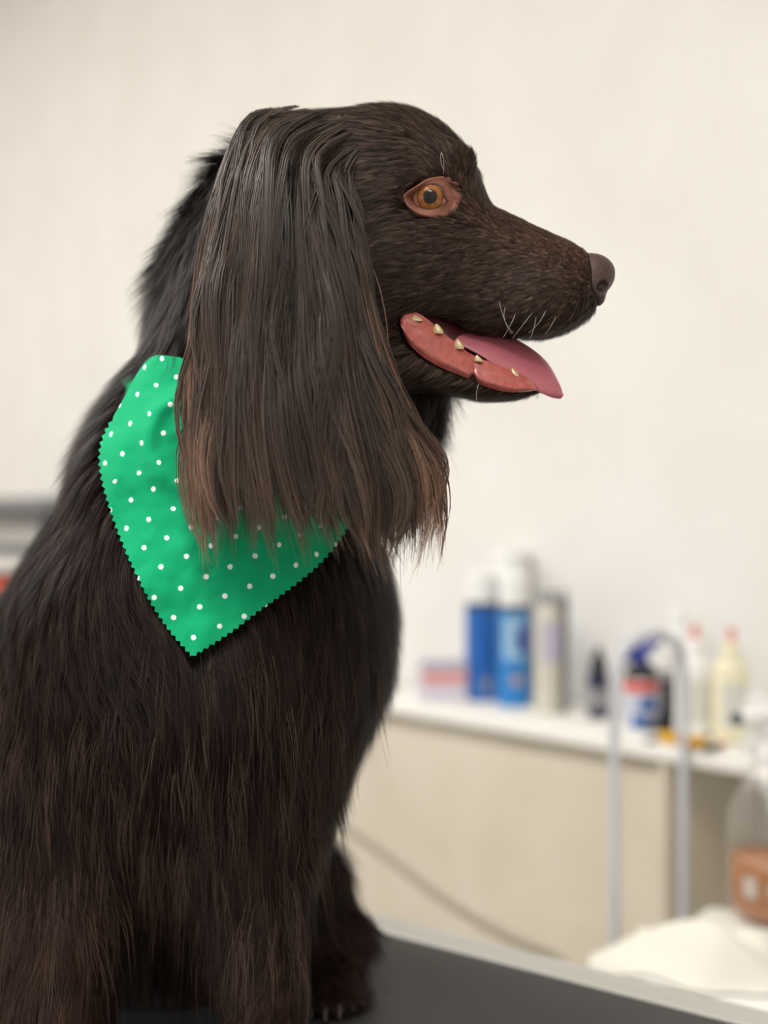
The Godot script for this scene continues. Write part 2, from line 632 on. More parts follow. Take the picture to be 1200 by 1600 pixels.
func body_keep(p: Vector3) -> bool:
	if p.y < TOP + 0.004:
		return false
	var h := world_to_head(p)
	if h.x < 700.0 and head_field(h) < -14.0:
		return false
	var s := sighted(p)
	if -p.z < 1.0 and s.y < 1030.0 and inside(cloth_mask, s):
		return false
	return true


# ---------------------------------------------------------------- ear
var ear_guides := [
	[Vector3(430, 166, 0.870), Vector3(388, 182, 0.856), Vector3(346, 262, 0.838), Vector3(318, 362, 0.824), Vector3(302, 482, 0.815), Vector3(291, 602, 0.810), Vector3(288, 702, 0.806), Vector3(306, 832, 0.800)],
	[Vector3(470, 164, 0.855), Vector3(408, 186, 0.836), Vector3(374, 272, 0.815), Vector3(350, 380, 0.800), Vector3(335, 500, 0.793), Vector3(325, 620, 0.788), Vector3(325, 720, 0.785), Vector3(332, 822, 0.783)],
	[Vector3(505, 168, 0.842), Vector3(432, 204, 0.822), Vector3(410, 284, 0.800), Vector3(398, 400, 0.785), Vector3(385, 520, 0.779), Vector3(380, 640, 0.775), Vector3(388, 740, 0.773), Vector3(402, 812, 0.772)],
	[Vector3(540, 178, 0.832), Vector3(462, 224, 0.812), Vector3(452, 300, 0.792), Vector3(450, 420, 0.777), Vector3(446, 540, 0.772), Vector3(450, 660, 0.768), Vector3(462, 760, 0.768), Vector3(474, 818, 0.769)],
	[Vector3(560, 192, 0.825), Vector3(494, 240, 0.808), Vector3(492, 310, 0.790), Vector3(503, 420, 0.776), Vector3(515, 540, 0.770), Vector3(530, 660, 0.768), Vector3(545, 770, 0.768), Vector3(556, 826, 0.770)],
	[Vector3(572, 212, 0.820), Vector3(524, 256, 0.808), Vector3(530, 322, 0.796), Vector3(548, 430, 0.784), Vector3(572, 550, 0.778), Vector3(602, 660, 0.776), Vector3(624, 770, 0.777), Vector3(618, 855, 0.780)],
	[Vector3(578, 236, 0.818), Vector3(548, 276, 0.811), Vector3(558, 338, 0.805), Vector3(578, 440, 0.798), Vector3(606, 560, 0.796), Vector3(648, 660, 0.796), Vector3(690, 735, 0.797), Vector3(696, 815, 0.798)],
]
var ear_paths := []

func ear_point(u: float, s: float) -> Vector3:
	var g := clampf(u, 0.0, 1.0) * 5.999
	var k := int(g)
	var a: Array = ear_paths[k]
	var b: Array = ear_paths[k + 1]
	var f := clampf(s, 0.0, 1.0) * (a.size() - 1.001)
	var i := int(f)
	var p: Vector3 = a[i].lerp(a[i + 1], f - i)
	var q: Vector3 = b[i].lerp(b[i + 1], f - i)
	var r := p.lerp(q, g - k)
	if s > 1.0:
		r += (p - a[i - 1]).normalized() * (s - 1.0) * 0.25
	return r

func feathering(dog: Node3D, body: Dictionary, coat: Material) -> void:   # long loose hairs on chest, neck and legs
	var mb := MB.new()
	var made := 0
	var tries := 0
	while made < 1100 and tries < 60000:
		tries += 1
		var i: int = rng.randi() % body.v.size()
		var p: Vector3 = body.v[i]
		var n: Vector3 = body.n[i]
		var s := sighted(p)
		if n.z < 0.45 or s.y < 1000.0 or s.y > 1480.0 or s.x < -40.0 or not body_keep(p) or rng.randf() > (1.0 if s.y > 1080.0 else 0.35):
			continue
		made += 1
		var l: Array = body_look(p, n)
		var length: float = rng.randf_range(0.022, 0.060)
		var tint := BODY.lerp(lin(104, 84, 72), pow(rng.randf(), 2.0) * 0.6)
		var ph := rng.randf() * TAU
		var bend := Vector3(rng.randf_range(-0.35, 0.35), 0, rng.randf_range(-0.1, 0.2))
		for k in 5:
			var q := p + Vector3(rng.randfn(0.0, 0.0030), rng.randfn(0.0, 0.007), 0.0)
			var pts := PackedVector3Array()
			var dir: Vector3 = (l[0] + n * 0.25 + bend * 0.5).normalized()
			var len := length * rng.randf_range(0.7, 1.1)
			for j in 9:
				pts.append(q - DOG)
				dir = (dir + Vector3(0, -0.16, 0) + bend * 0.08 + Vector3(sin(ph + j * 0.9) * 0.10, 0, 0)).normalized()
				q += dir * len / 8.0
				var e := body_field(q)
				if e < 0.010:
					q += n * (0.010 - e) * 0.8
				q.y = maxf(q.y, TOP + 0.003)
			var c := tint * rng.randf_range(0.7, 1.3)
			strand(mb, pts, rng.randf_range(0.00014, 0.00022), c, c, Vector3(rng.randf_range(-0.7, 0.7), 0, 1).normalized())
	var o := obj("feathering", mb.mesh(), coat, dog)
	o.set_meta("kind", "stuff")

func mirror_head(p: Vector3) -> Vector3:
	var h := world_to_head(p)
	return head_to_world(Vector3(h.x, h.y, -h.z))

func ear(dog: Node3D, far: bool, coat: Material, skin: Material) -> void:
	var rows := []
	var under := []
	for i in 25:
		var row := []
		var low := []
		for k in 17:
			var u := lerpf(0.04, 0.95, k / 16.0)
			var s := 0.08 + i / 24.0 * (0.72 - 0.12 * absf(u - 0.5) * 2.0)
			var p := ear_point(u, s) + Vector3(0, 0, -0.010)
			var q := p + Vector3(0, 0, -0.004)
			row.append((mirror_head(p) if far else p) - DOG)
			low.append((mirror_head(q) if far else q) - DOG)
		rows.append(row)
		under.append(low)
	var loop := []
	for i in 25:
		var r: Array = rows[i].duplicate()
		var l: Array = under[i].duplicate()
		l.reverse()
		loop.append(r + l)
	var leather := obj("ear", MB.new().grid(loop, true).mesh(), skin, dog)
	leather.set_meta("label", "long hanging brown ear")
	var mb := MB.new()
	var clumps := 150 if far else 330
	for c in clumps:
		var uc := rng.randf_range(-0.01, 1.01)
		var s0 := 0.03 + pow(rng.randf(), 1.2) * 0.63
		if c % 5 == 0:
			s0 = rng.randf_range(0.0, 0.12)
		var s1 := minf(s0 + rng.randf_range(0.34, 0.62), 1.0) + rng.randf_range(-0.06, 0.07)
		if far:
			s1 = minf(s1, 0.70 + rng.randf_range(-0.05, 0.05))
			s0 = minf(s0, s1 - 0.25)
		if c % 2 == 0 and not far:
			s1 = rng.randf_range(0.92, 1.03)
			s0 = s1 - rng.randf_range(0.36, 0.62)
		var layer := rng.randf_range(-0.008, 0.007)
		var ph := rng.randf() * TAU
		var amp := 0.001 + pow(rng.randf(), 2.0) * 0.0062
		var drift := rng.randf_range(-0.085, 0.085)
		var fringe := clampf(absf(uc - 0.52) * 2.0, 0.0, 1.0)
		var pale := clampf(smoothstep(0.55, 1.0, fringe) * 1.0 + 0.18 + rng.randf_range(-0.15, 0.15), 0.0, 1.0)
		var ctone := exp(rng.randfn(0.0, 0.32))
		var width := rng.randf_range(0.010, 0.026)
		for k in (18 if far else 26):
			var du := rng.randfn(0.0, width)
			var t0 := s0 + rng.randf_range(-0.03, 0.03)
			var t1 := s1 + rng.randfn(0.0, 0.035)
			var gather := rng.randf_range(0.3, 0.85)
			var dz := layer + rng.randf_range(-0.003, 0.003)
			var pts := PackedVector3Array()
			for i in 11:
				var t := i / 10.0
				var s := lerpf(t0, t1, t)
				var u := uc + du * (1.0 - gather * t * t) + drift * t
				var p := ear_point(u, maxf(s, 0.0))
				var wob := sin(ph + s * 13.0) * amp * smoothstep(0.0, 0.4, t)
				p += Vector3(wob, 0, sin(ph * 1.7 + s * 11.0) * amp * 0.7 + dz * smoothstep(0.0, 0.25, t) - 0.004 * (1.0 - smoothstep(0.0, 0.3, t)))
				pts.append((mirror_head(p) if far else p) - DOG)
			var tone := ctone * rng.randf_range(0.75, 1.25)
			var base := (GREY.lerp(DARK, rng.randf())) * tone
			var end := base.lerp(TIP * tone, pale * smoothstep(0.40, 0.85, t1))
			var face := Vector3(rng.randf_range(-0.8, 0.8), 0.1, -1.0 if far else 1.0).normalized()
			strand(mb, pts, rng.randf_range(0.00022, 0.00036), base, end, face, 0.25)
	var hair := obj("ear_hair", mb.mesh(), coat, dog)
	hair.set_meta("kind", "stuff")
	hair.set_meta("label", "long wavy brown ear hair with paler tips")


# ---------------------------------------------------------------- the dog
func append_net(mb: MB, w: Dictionary, to_world: bool) -> void:
	var first := mb.v.size()
	for i in w.v.size():
		mb.v.append(w.v[i] - DOG); mb.nrm.append(w.n[i]); mb.uv.append(Vector2.ZERO); mb.col.append(Color.WHITE)
	for t in range(0, w.i.size(), 3):
		var a: int = w.i[t]
		var b: int = w.i[t + 1]
		var c: int = w.i[t + 2]
		if (w.v[b] - w.v[a]).cross(w.v[c] - w.v[a]).dot(w.n[a]) > 0.0:
			var x := b
			b = c
			c = x
		mb.idx.append_array([first + a, first + b, first + c])

func head_net(f: Callable, lo: Vector3, hi: Vector3, c: float) -> Dictionary:
	var w := net(f, lo, hi, c)
	for i in w.v.size():
		w.v[i] = head_to_world(w.v[i])
		w.n[i] = (head_turn * Vector3(w.n[i].x, -w.n[i].y, w.n[i].z)).normalized()
	return w

func nose_field(p: Vector3) -> float:
	var q := Vector3(p.x, p.y, absf(p.z))
	var d := ell(q, Vector3(917, 440, 0), Vector3(36, 33, 33))
	d = smin(d, ell(q, Vector3(922, 433, 0), Vector3(31, 25, 28)), 14.0)
	d = smin(d, ell(q, Vector3(912, 456, 20), Vector3(29, 21, 19)), 10.0)
	d = smin(d, ell(q, Vector3(930, 470, 0), Vector3(12, 15, 13)), 8.0)
	d = smax(d, -ell(q, Vector3(938, 459, 26), Vector3(13, 8, 10)), 3.0)
	d = smax(d, -ell(q, Vector3(918, 472, 36), Vector3(22, 4, 13)), 3.0)
	d = smax(d, -ell(q, Vector3(950, 450, 0), Vector3(9, 22, 2.2)), 2.0)
	return d + noise.get_noise_3d(p.x * 22.0, p.y * 22.0, p.z * 22.0) * 0.35 + noise.get_noise_3d(p.x * 60.0, p.y * 60.0, p.z * 60.0) * 0.5

func face_depth(px: float, py: float) -> Vector3:     # where the sight line meets the face, in the head's frame
	var h := seen(px, py, 190.0)
	var z := 190.0
	for i in 40:
		var d := head_field(h)
		if d < 0.3:
			break
		z -= d * 0.8
		h = seen(px, py, z)
	return h

func build_dog() -> Node3D:
	var dog := thing("spaniel_dog", DOG, "brown long-eared spaniel sitting in a green dotted bandana, head in profile, tongue out", "dog")
	var skin := mat(rgb(46, 33, 27), 0.85, 0.2)
	var coat := mat(Color.WHITE, 0.5, 0.26)
	coat.vertex_color_use_as_albedo = true
	var silk := mat(Color.WHITE, 0.4, 0.42)
	silk.vertex_color_use_as_albedo = true

	# bones of the body
	bone(at(450, 430, 0.90), at(345, 760, 0.925), 0.058, 0.080)
	bone(at(610, 560, 0.885), at(572, 710, 0.905), 0.036, 0.036, 0.03)
	bone(at(425, 330, 0.905), at(332, 462, 0.925), 0.040, 0.035, 0.02)
	bone(at(345, 790, 0.93), at(325, 1000, 0.94), 0.090, 0.111, 0.03)
	bone(at(320, 1000, 0.94), at(310, 1230, 0.955), 0.110, 0.075, 0.04)
	bone(at(290, 800, 1.0), at(240, 1020, 1.12), 0.066, 0.090, 0.03)
	bone(at(300, 980, 0.98), at(60, 1200, 1.2), 0.100, 0.125, 0.03)
	bone(at(310, 1230, 0.96), at(290, 1420, 1.0), 0.07, 0.045, 0.02)
	bone(at(230, 1380, 1.1), at(262, 1530, 1.08), 0.085, 0.062, 0.03)
	bone(at(190, 990, 0.93), at(100, 1200, 0.92), 0.064, 0.056)
	bone(at(95, 1220, 0.92), at(90, 1560, 0.87), 0.052, 0.030)
	bone(at(90, 1560, 0.87), at(86, 1715, 0.86), 0.029, 0.027, 0.01)
	bone(at(440, 950, 0.92), at(393, 1230, 0.91), 0.060, 0.044)
	bone(at(393, 1230, 0.91), at(414, 1540, 0.87), 0.043, 0.022)
	bone(at(414, 1540, 0.87), at(415, 1715, 0.86), 0.022, 0.023, 0.01)
	for x in [86.0, 415.0]:          # fore paws
		bone(at(x, 1728, 0.856), at(x, 1745, 0.826), 0.024, 0.020, 0.01)
		for t in [-1.5, -0.5, 0.5, 1.5]:
			bone(at(x + t * 20.0, 1745, 0.835), at(x + t * 27.0, 1768, 0.812 + absf(t) * 0.004), 0.011, 0.0095, 0.006)
	bone(at(200, 1280, 1.15), at(470, 1372, 1.075), 0.09, 0.030, 0.02)
	bone(at(480, 1365, 1.075), at(498, 1500, 1.065), 0.026, 0.021, 0.015)
	bone(at(498, 1505, 1.062), at(522, 1540, 1.03), 0.021, 0.019, 0.01)
	bone(at(520, 1425, 1.07), at(548, 1452, 1.06), 0.015, 0.011, 0.01)
	for t in 4:                      # toes of the hind paw
		bone(at(500 + t * 14, 1540, 1.03), at(487 + t * 22, [1562, 1566, 1563, 1552][t], 1.0 + [0.008, 0.0, 0.002, 0.014][t]), 0.011, 0.009, 0.005)
	bone(at(20, 1290, 1.2), at(-110, 1400, 1.08), 0.09, 0.03, 0.02)
	bone(at(-110, 1400, 1.08), at(-120, 1540, 1.04), 0.028, 0.020, 0.01)
	bone(at(-120, 1545, 1.04), at(-125, 1567, 1.0), 0.020, 0.019, 0.01)
	bone(at(60, 1280, 1.32), at(-20, 1330, 1.42), 0.03, 0.015, 0.02)
	for r in body_lie:
		r.append(at(r[0], r[1], r[2]))

	# the head: middle outline and half width
	table_up = table_of([[384, 300, 470, 80], [420, 200, 540, 116], [470, 182, 560, 128], [540, 176, 556, 130], [600, 168, 535, 124], [650, 174, 512, 116], [690, 194, 507, 102], [722, 224, 512, 88], [742, 264, 519, 78], [768, 318, 523, 72], [800, 337, 524, 69], [850, 360, 519, 68], [890, 377, 510, 62], [914, 392, 499, 50], [930, 406, 484, 30], [938, 418, 470, 12]])
	table_jaw = table_of([[560, 500, 620, 104], [600, 505, 618, 104], [640, 520, 612, 96], [680, 545, 610, 86], [720, 562, 618, 76], [760, 577, 625, 65], [800, 588, 624, 52], [828, 598, 617, 38], [842, 603, 611, 14]])
	for r in head_lie:
		var h := seen(r[0], r[1], 60.0)
		r.append(h.x); r.append(h.y)
	socket = false
	var e := face_depth(670, 306)
	eye_c = Vector3(e.x, e.y, e.z - EYE_R + 2.0)
	var fix := seen(668, 306, eye_c.z + EYE_R)
	eye_c = Vector3(fix.x, fix.y, eye_c.z)
	socket = true
	eye_bare = Geometry2D.offset_polygon(eye_patch, -4.0)[0]
	for r in lip_rows:
		lip_poly.append(Vector2(r[0], r[1] - 2.0))
	for i in range(lip_rows.size() - 1, -1, -1):
		lip_poly.append(Vector2(lip_rows[i][0], lip_rows[i][2] + 1.0))

	var whole := MB.new()
	var body := net(body_field, Vector3(-0.62, TOP - 0.02, -1.46), Vector3(0.06, 1.46, -0.76), 0.0085)
	for i in body.v.size():
		body.v[i].y = maxf(body.v[i].y, TOP)
	append_net(whole, body, false)
	var face := head_net(head_field, Vector3(372, 140, -152), Vector3(952, 660, 152), 6.5)
	append_net(whole, face, true)
	obj("body", whole.mesh(), skin, dog)

	build_face(dog)
	build_bandana(dog)

	# coat
	if FUR:
		for i in 4:
			fur_kinds["short_fur_%d" % i] = tuft(10, 0.0013, 0.00016, 4, 0.0007, 0.09, Vector2(0.55, 1.5))
			fur_kinds["long_fur_%d" % i] = tuft(14, 0.0028, 0.00021, 7, 0.0030, 0.17, Vector2(0.55, 1.5))
		var short := []
		var long := []
		for i in 4:
			short.append("short_fur_%d" % i)
			long.append("long_fur_%d" % i)
		grow(face.v, face.n, face.i, head_look, short, face_keep)
		grow(body.v, body.n, body.i, body_look, long, body_keep, 0.85)
		for kind in fur_kinds:
			if not fur_at.has(kind):
				continue
			var mm := MultiMesh.new()
			mm.transform_format = MultiMesh.TRANSFORM_3D
			mm.use_colors = true
			mm.mesh = fur_kinds[kind]
			var places: Array = fur_at[kind][0]
			mm.instance_count = places.size()
			for i in places.size():
				mm.set_instance_transform(i, places[i])
				mm.set_instance_color(i, fur_at[kind][1][i])
			var mi := MultiMeshInstance3D.new()
			mi.name = "face_coat" if kind.begins_with("short") else "body_coat"
			mi.multimesh = mm
			mi.material_override = coat
			mi.set_meta("kind", "stuff")
			dog.add_child(mi, true)
	for i in ear_guides.size():
		var pts := []
		for g in ear_guides[i]:
			pts.append(at(g.x, g.y, g.z))
		ear_paths.append(smooth_path(pts, 6))
	feathering(dog, body, coat)
	ear(dog, false, silk, skin)
	ear(dog, true, silk, skin)
	return dog

var fur_kinds := {}
const FUR := true

func wet(c: Color, rough := 0.35) -> StandardMaterial3D:
	var m := mat(c, rough, 0.5)
	m.clearcoat_enabled = true
	m.clearcoat = 0.6
	m.clearcoat_roughness = 0.12
	return m

func build_face(dog: Node3D) -> void:
	# nose
	var nm := MB.new()
	append_net(nm, head_net(nose_field, Vector3(884, 390, -44), Vector3(966, 486, 44), 1.6), true)
	var leather := mat(rgb(74, 55, 51), 0.45, 0.45)
	obj("nose", nm.mesh(), leather, dog).set_meta("label", "brown leathery nose")
	# eyes: ball, lids
	for side in [1.0, -1.0]:
		var ball := MB.new()
		var gaze := Vector3(0.10, 0.02, 1.0).normalized()
		var gx := Vector3.UP.cross(gaze).normalized()
		var gy := gaze.cross(gx)
		var rows := 60
		for i in rows + 1:
			var th := PI * pow(float(i) / rows, 1.7)
			for k in 33:
				var a := TAU * k / 32.0
				var d := gaze * cos(th) + (gx * cos(a) + gy * sin(a)) * sin(th)
				var bulge := 1.0 + 0.03 * smoothstep(0.56, 0.2, th)
				var c := lin(172, 122, 110)
				var streak := 0.85 + 0.3 * noise.get_noise_2d(cos(a) * 90.0, sin(a) * 90.0)
				if th < 0.27:
					c = lin(10, 7, 7)
				elif th < 0.55:
					c = lin(156, 98, 44) * streak
					if th < 0.31:
						c = lin(90, 52, 24)
				elif th < 0.60:
					c = lin(52, 26, 16)
				var p := head_to_world(Vector3(eye_c.x, eye_c.y, eye_c.z) + d * (EYE_R - 0.5) * bulge)
				if side < 0.0:
					p = mirror_head(p)
				ball.vert(p - DOG, Vector2.ZERO, c)
		for i in rows:
			for k in 32:
				var a := i * 33 + k
				if side > 0.0:
					ball.quad(a, a + 33, a + 34, a + 1)
				else:
					ball.quad(a, a + 1, a + 34, a + 33)
		var em := wet(Color.WHITE, 0.4)
		em.metallic_specular = 0.3
		em.vertex_color_use_as_albedo = true
		em.clearcoat = 0.5
		em.clearcoat_roughness = 0.01
		obj("eye", ball.mesh(), em, dog).set_meta("label", "amber brown eye")
		var lids := MB.new()
		var n := 60
		var pr := PackedVector2Array()
		var rings := []
		for j in 7:
			var ring := []
			for k in n:
				var f := float(k) / n * eye_patch.size()
				var i0 := int(f)
				var i1 := (i0 + 1) % eye_patch.size()
				var im := (i0 + eye_patch.size() - 1) % eye_patch.size()
				var i2 := (i0 + 2) % eye_patch.size()
				var o := eye_patch[i0].cubic_interpolate(eye_patch[i1], eye_patch[im], eye_patch[i2], f - i0)
				var s := eye_slit[i0].cubic_interpolate(eye_slit[i1], eye_slit[im], eye_slit[i2], f - i0)
				var t := [0.0, 0.05, 0.28, 0.52, 0.76, 1.0, 1.0][j] as float
				if j == 6:
					t = 1.12
				var q := s.lerp(o, t)
				var outer := face_depth_cached(o)
				var hz := outer.z
				var ctr := seen(q.x, q.y, eye_c.z + 20.0)
				var rr := Vector2(ctr.x - eye_c.x, ctr.y - eye_c.y).length()
				var zin := eye_c.z + sqrt(maxf(EYE_R * EYE_R - rr * rr, 16.0))
				var z := lerpf(zin + 0.4, hz + 1.0, smoothstep(0.0, 1.0, t)) + sin(clampf(t, 0, 1) * PI) * 2.0
				if j == 0:
					z = zin - 3.0
				if j == 6:
					z -= 6.0
				var p := head_to_world(seen(q.x, q.y, z))
				if side < 0.0:
					p = mirror_head(p)
				ring.append(p - DOG)
			rings.append(ring)
		if side < 0.0:
			rings.reverse()
		lids.grid(rings, true)
		for i in lids.v.size():
			var j := i / n
			if side < 0.0:
				j = 6 - j
			lids.col[i] = lin(74, 44, 38) if j < 2 else lin(150, 100, 85)
		var lid := mat(Color.WHITE, 0.55, 0.4)
		lid.vertex_color_use_as_albedo = true
		grain(lid, 0.05, rgb(205, 190, 185), rgb(255, 255, 255), 30.0)
		obj("eyelid", lids.mesh(), lid, dog).set_meta("label", "bare pinkish eyelid skin")
	# lower lip, both sides and round the chin
	var lip := MB.new()
	var loops := []
	var side_rows := []
	for r in lip_rows:
		side_rows.append(r)
	var near := []
	for r in side_rows:
		var ring := []
		for k in 11:
			var t := k / 10.0
			var y := lerpf(r[1], r[2], t)
			var out := sin(pow(t, 0.8) * PI)
			var hz: float = r[3] - 9.0 * (1.0 - t) + out * 5.0 + 4.5 * exp(-pow((t - 0.8) / 0.16, 2.0)) - 3.0 * smoothstep(0.8, 1.0, t) - 7.0 * exp(-pow((r[0] - 741.0) / 6.0, 2.0)) * t
			var bump := noise.get_noise_2d(r[0] * 9.0, y * 9.0) * 3.2 + (2.6 * maxf(0.0, sin(r[0] * 0.9)) * exp(-pow((t - 0.45) / 0.08, 2.0)) if r[0] < 715 else 0.0)
			ring.append(seen(r[0], y, hz + bump * out))
		near.append(ring)
	var path := near.duplicate()
	var tip := []
	for k in 11:
		var q: Vector3 = near[-1][k]
		tip.append(Vector3(q.x + 7.0, q.y, 0.0))
	path.append(tip)
	for i in range(near.size() - 1, -1, -1):
		var ring := []
		for q in near[i]:
			ring.append(Vector3(q.x, q.y, -q.z))
		path.append(ring)
	var fine := []
	for i in path.size() - 1:
		for s in 6:
			var ring := []
			for k in 11:
				var p0: Vector3 = path[maxi(i - 1, 0)][k]
				var p3: Vector3 = path[mini(i + 2, path.size() - 1)][k]
				ring.append(head_to_world(path[i][k].cubic_interpolate(path[i + 1][k], p0, p3, s / 6.0)) - DOG)
			fine.append(ring)
	var last := []
	for q in path[-1]:
		last.append(head_to_world(q) - DOG)
	fine.append(last)
	fine.reverse()
	lip.grid(fine)
	var pink := wet(rgb(196, 110, 104), 0.35)
	grain(pink, 0.03, rgb(200, 168, 162), rgb(255, 250, 248), 12.0, 0.08)
	obj("lower_lip", lip.mesh(), pink, dog).set_meta("label", "moist pink lower lip")
	# the dark lining of the mouth
	var lining := MB.new()
	var lr := []
	for r in [[600, 478, 540, 62], [640, 480, 545, 76], [680, 490, 560, 72], [712, 500, 572, 40], [740, 504, 584, 14], [762, 520, 588, 10]]:
		var ring := []
		for k in 20:
			var a := TAU * k / 20.0
			var yy: float = lerpf(r[1], r[2], 0.5 + 0.5 * sin(a))
			var h := seen(r[0], yy, 0.0)
			ring.append(head_to_world(Vector3(h.x, h.y, cos(a) * r[3])) - DOG)
		lr.append(ring)
	lr.reverse()
	obj("mouth_lining", lining.grid(lr, true).mesh(), wet(rgb(74, 30, 38), 0.4), dog)
	# tongue
	var rows := []
	var mid := [Vector3(668, 516, 16), Vector3(700, 520, 30), Vector3(738, 528, 38), Vector3(775, 541, 42), Vector3(808, 561, 41), Vector3(835, 581, 37), Vector3(856, 600, 25), Vector3(869, 613, 14), Vector3(878, 621, 3)]
	var fine_mid := smooth_path(mid, 5)
	for i in fine_mid.size():
		var m: Vector3 = fine_mid[i]
		var t := float(i) / (fine_mid.size() - 1)
		var roll := deg_to_rad(lerpf(22.0, 46.0, smoothstep(0.0, 0.6, t)))
		var c := seen(m.x, m.y, 10.0)
		var nx: Vector3 = fine_mid[mini(i + 1, fine_mid.size() - 1)] - fine_mid[maxi(i - 1, 0)]
		var along := Vector3(nx.x, nx.y, 0).normalized()
		var across := Vector3(-along.y * sin(roll), along.x * sin(roll), cos(roll)).normalized()
		var up := along.cross(across).normalized()
		if up.y > 0.0:
			up = -up
		var ring := []
		var n := 22
		for k in n:
			var a := TAU * k / n
			var x := cos(a)
			var thick := 5.0 * minf(1.0, m.z / 14.0)
			var cup := -absf(x) * 1.5 + (3.0 * exp(-pow(x / 0.22, 2.0)) * -1.0 if sin(a) > 0.0 else 0.0)
			ring.append(head_to_world(c + across * x * m.z + up * (sin(a) * thick + cup + (1.0 - x * x) * 5.0)) - DOG)
		rows.append(ring)
	var pale := wet(rgb(192, 110, 122), 0.5)
	pale.clearcoat = 0.25
	pale.clearcoat_roughness = 0.3
	grain(pale, 0.08, rgb(228, 212, 214), rgb(255, 255, 255), 30.0, 0.05)
	obj("tongue", MB.new().grid(rows, true).mesh(true), pale, dog).set_meta("label", "pink tongue hanging out")
	# teeth
	for side in [1.0, -1.0]:
		for t in [[650, 497, 92, 12, 10], [685, 516, 84, 9, 15], [718, 540, 75, 8, 15], [748, 560, 68, 7, 10], [804, 585, 46, 8, 14], [819, 592, 36, 6, 9]]:
			var tb := MB.new()
			var rr := []
			for i in 7:
				var f := i / 6.0
				var ring := []
				for k in 10:
					var a := TAU * k / 10.0
					var w: float = t[3] * (1.0 - f * f * 0.85) * (0.9 if i == 0 else 1.0)
					var q := seen(t[0] + cos(a) * w - f * 3.0, t[1] + 5.0 - f * t[4], t[2] + sin(a) * w * 0.6)
					ring.append(head_to_world(Vector3(q.x, q.y, q.z * side)) - DOG)
				rr.append(ring)
			if side < 0.0:
				rr.reverse()
			tb.grid(rr, true)
			obj("tooth", tb.mesh(), wet(rgb(198, 176, 132), 0.3), dog)
	# whiskers
	var white := mat(rgb(190, 182, 172), 0.4, 0.5)
	for w in [[790, 478, 782, 500, 800, 522], [806, 488, 800, 506, 786, 528], [834, 486, 818, 506, 800, 530], [838, 492, 836, 512, 828, 530], [690, 236, 686, 252, 694, 268], [688, 234, 696, 250, 693, 272], [780, 470, 786, 505, 802, 520], [870, 490, 864, 508, 852, 522], [748, 600, 742, 615, 746, 632], [718, 318, 719, 324, 721, 332], [855, 480, 846, 505, 826, 520]]:
		var h := face_depth(w[0], w[1])
		var a := head_to_world(h)
		var b := head_to_world(seen(w[2], w[3], h.z + 12.0))
		var c := head_to_world(seen(w[4], w[5], h.z + 8.0))
		var pts := []
		for i in 9:
			var t := i / 8.0
			pts.append(a.lerp(b, t).lerp(b.lerp(c, t), t) - DOG)
		obj("whisker", MB.new().tube(pts, 0.00014, 5, 0.00006).mesh(), white, dog)
	# claws of the hind paw
	var horn := mat(rgb(70, 58, 52), 0.35)
	for t in 4:
		var a := at(487 + t * 22, [1566, 1570, 1567, 1556][t], 0.994 + [0.008, 0.0, 0.002, 0.014][t])
		obj("claw", MB.new().tube([a - DOG, a + Vector3(0, -0.003, 0.006) - DOG, a + Vector3(0, -0.008, 0.010) - DOG], 0.0028, 7, 0.0008).mesh(), horn, dog)

var depth_memo := {}
func face_depth_cached(o: Vector2) -> Vector3:
	var key := Vector2i(o * 4.0)
	if not depth_memo.has(key):
		socket = false
		depth_memo[key] = face_depth(o.x, o.y)
		socket = true
	return depth_memo[key]


# ---------------------------------------------------------------- bandana
var cloth_edge := [Vector2(262, 556), Vector2(240, 556), Vector2(222, 572), Vector2(206, 598), Vector2(190, 628), Vector2(174, 656), Vector2(160, 684), Vector2(155, 712), Vector2(158, 745), Vector2(167, 780), Vector2(180, 820), Vector2(195, 858), Vector2(213, 898), Vector2(236, 942), Vector2(262, 982), Vector2(284, 1008), Vector2(300, 1026)]
var cloth_edge2 := [Vector2(300, 1026), Vector2(330, 1008), Vector2(366, 984), Vector2(408, 952), Vector2(450, 922), Vector2(490, 890), Vector2(522, 856), Vector2(546, 820)]
var cloth_top := [Vector2(552, 790), Vector2(540, 740), Vector2(500, 690), Vector2(440, 640), Vector2(370, 600), Vector2(310, 570), Vector2(280, 558)]

func pinked(edge: Array, from: int) -> PackedVector2Array:   # zigzag cut along the edge
	var path := []
	for p in smooth_path(edge, 8):
		path.append(p)
	var out := PackedVector2Array()
	var walked := 0.0
	var next := 0.0
	var flip := 1.0
	var start: Vector2 = edge[from]
	var zig := from == 0
	for i in path.size() - 1:
		var a: Vector2 = path[i]
		var b: Vector2 = path[i + 1]
		if a.distance_to(start) < 1.0:
			zig = true
		var l := a.distance_to(b)
		while next <= walked + l:
			var p := a.lerp(b, (next - walked) / maxf(l, 0.001))
			var n := (b - a).normalized().orthogonal()
			out.append(p + n * (flip * 2.3 if zig else 0.0))
			flip = -flip
			next += 5.6 if zig else 8.0
		walked += l
	return out

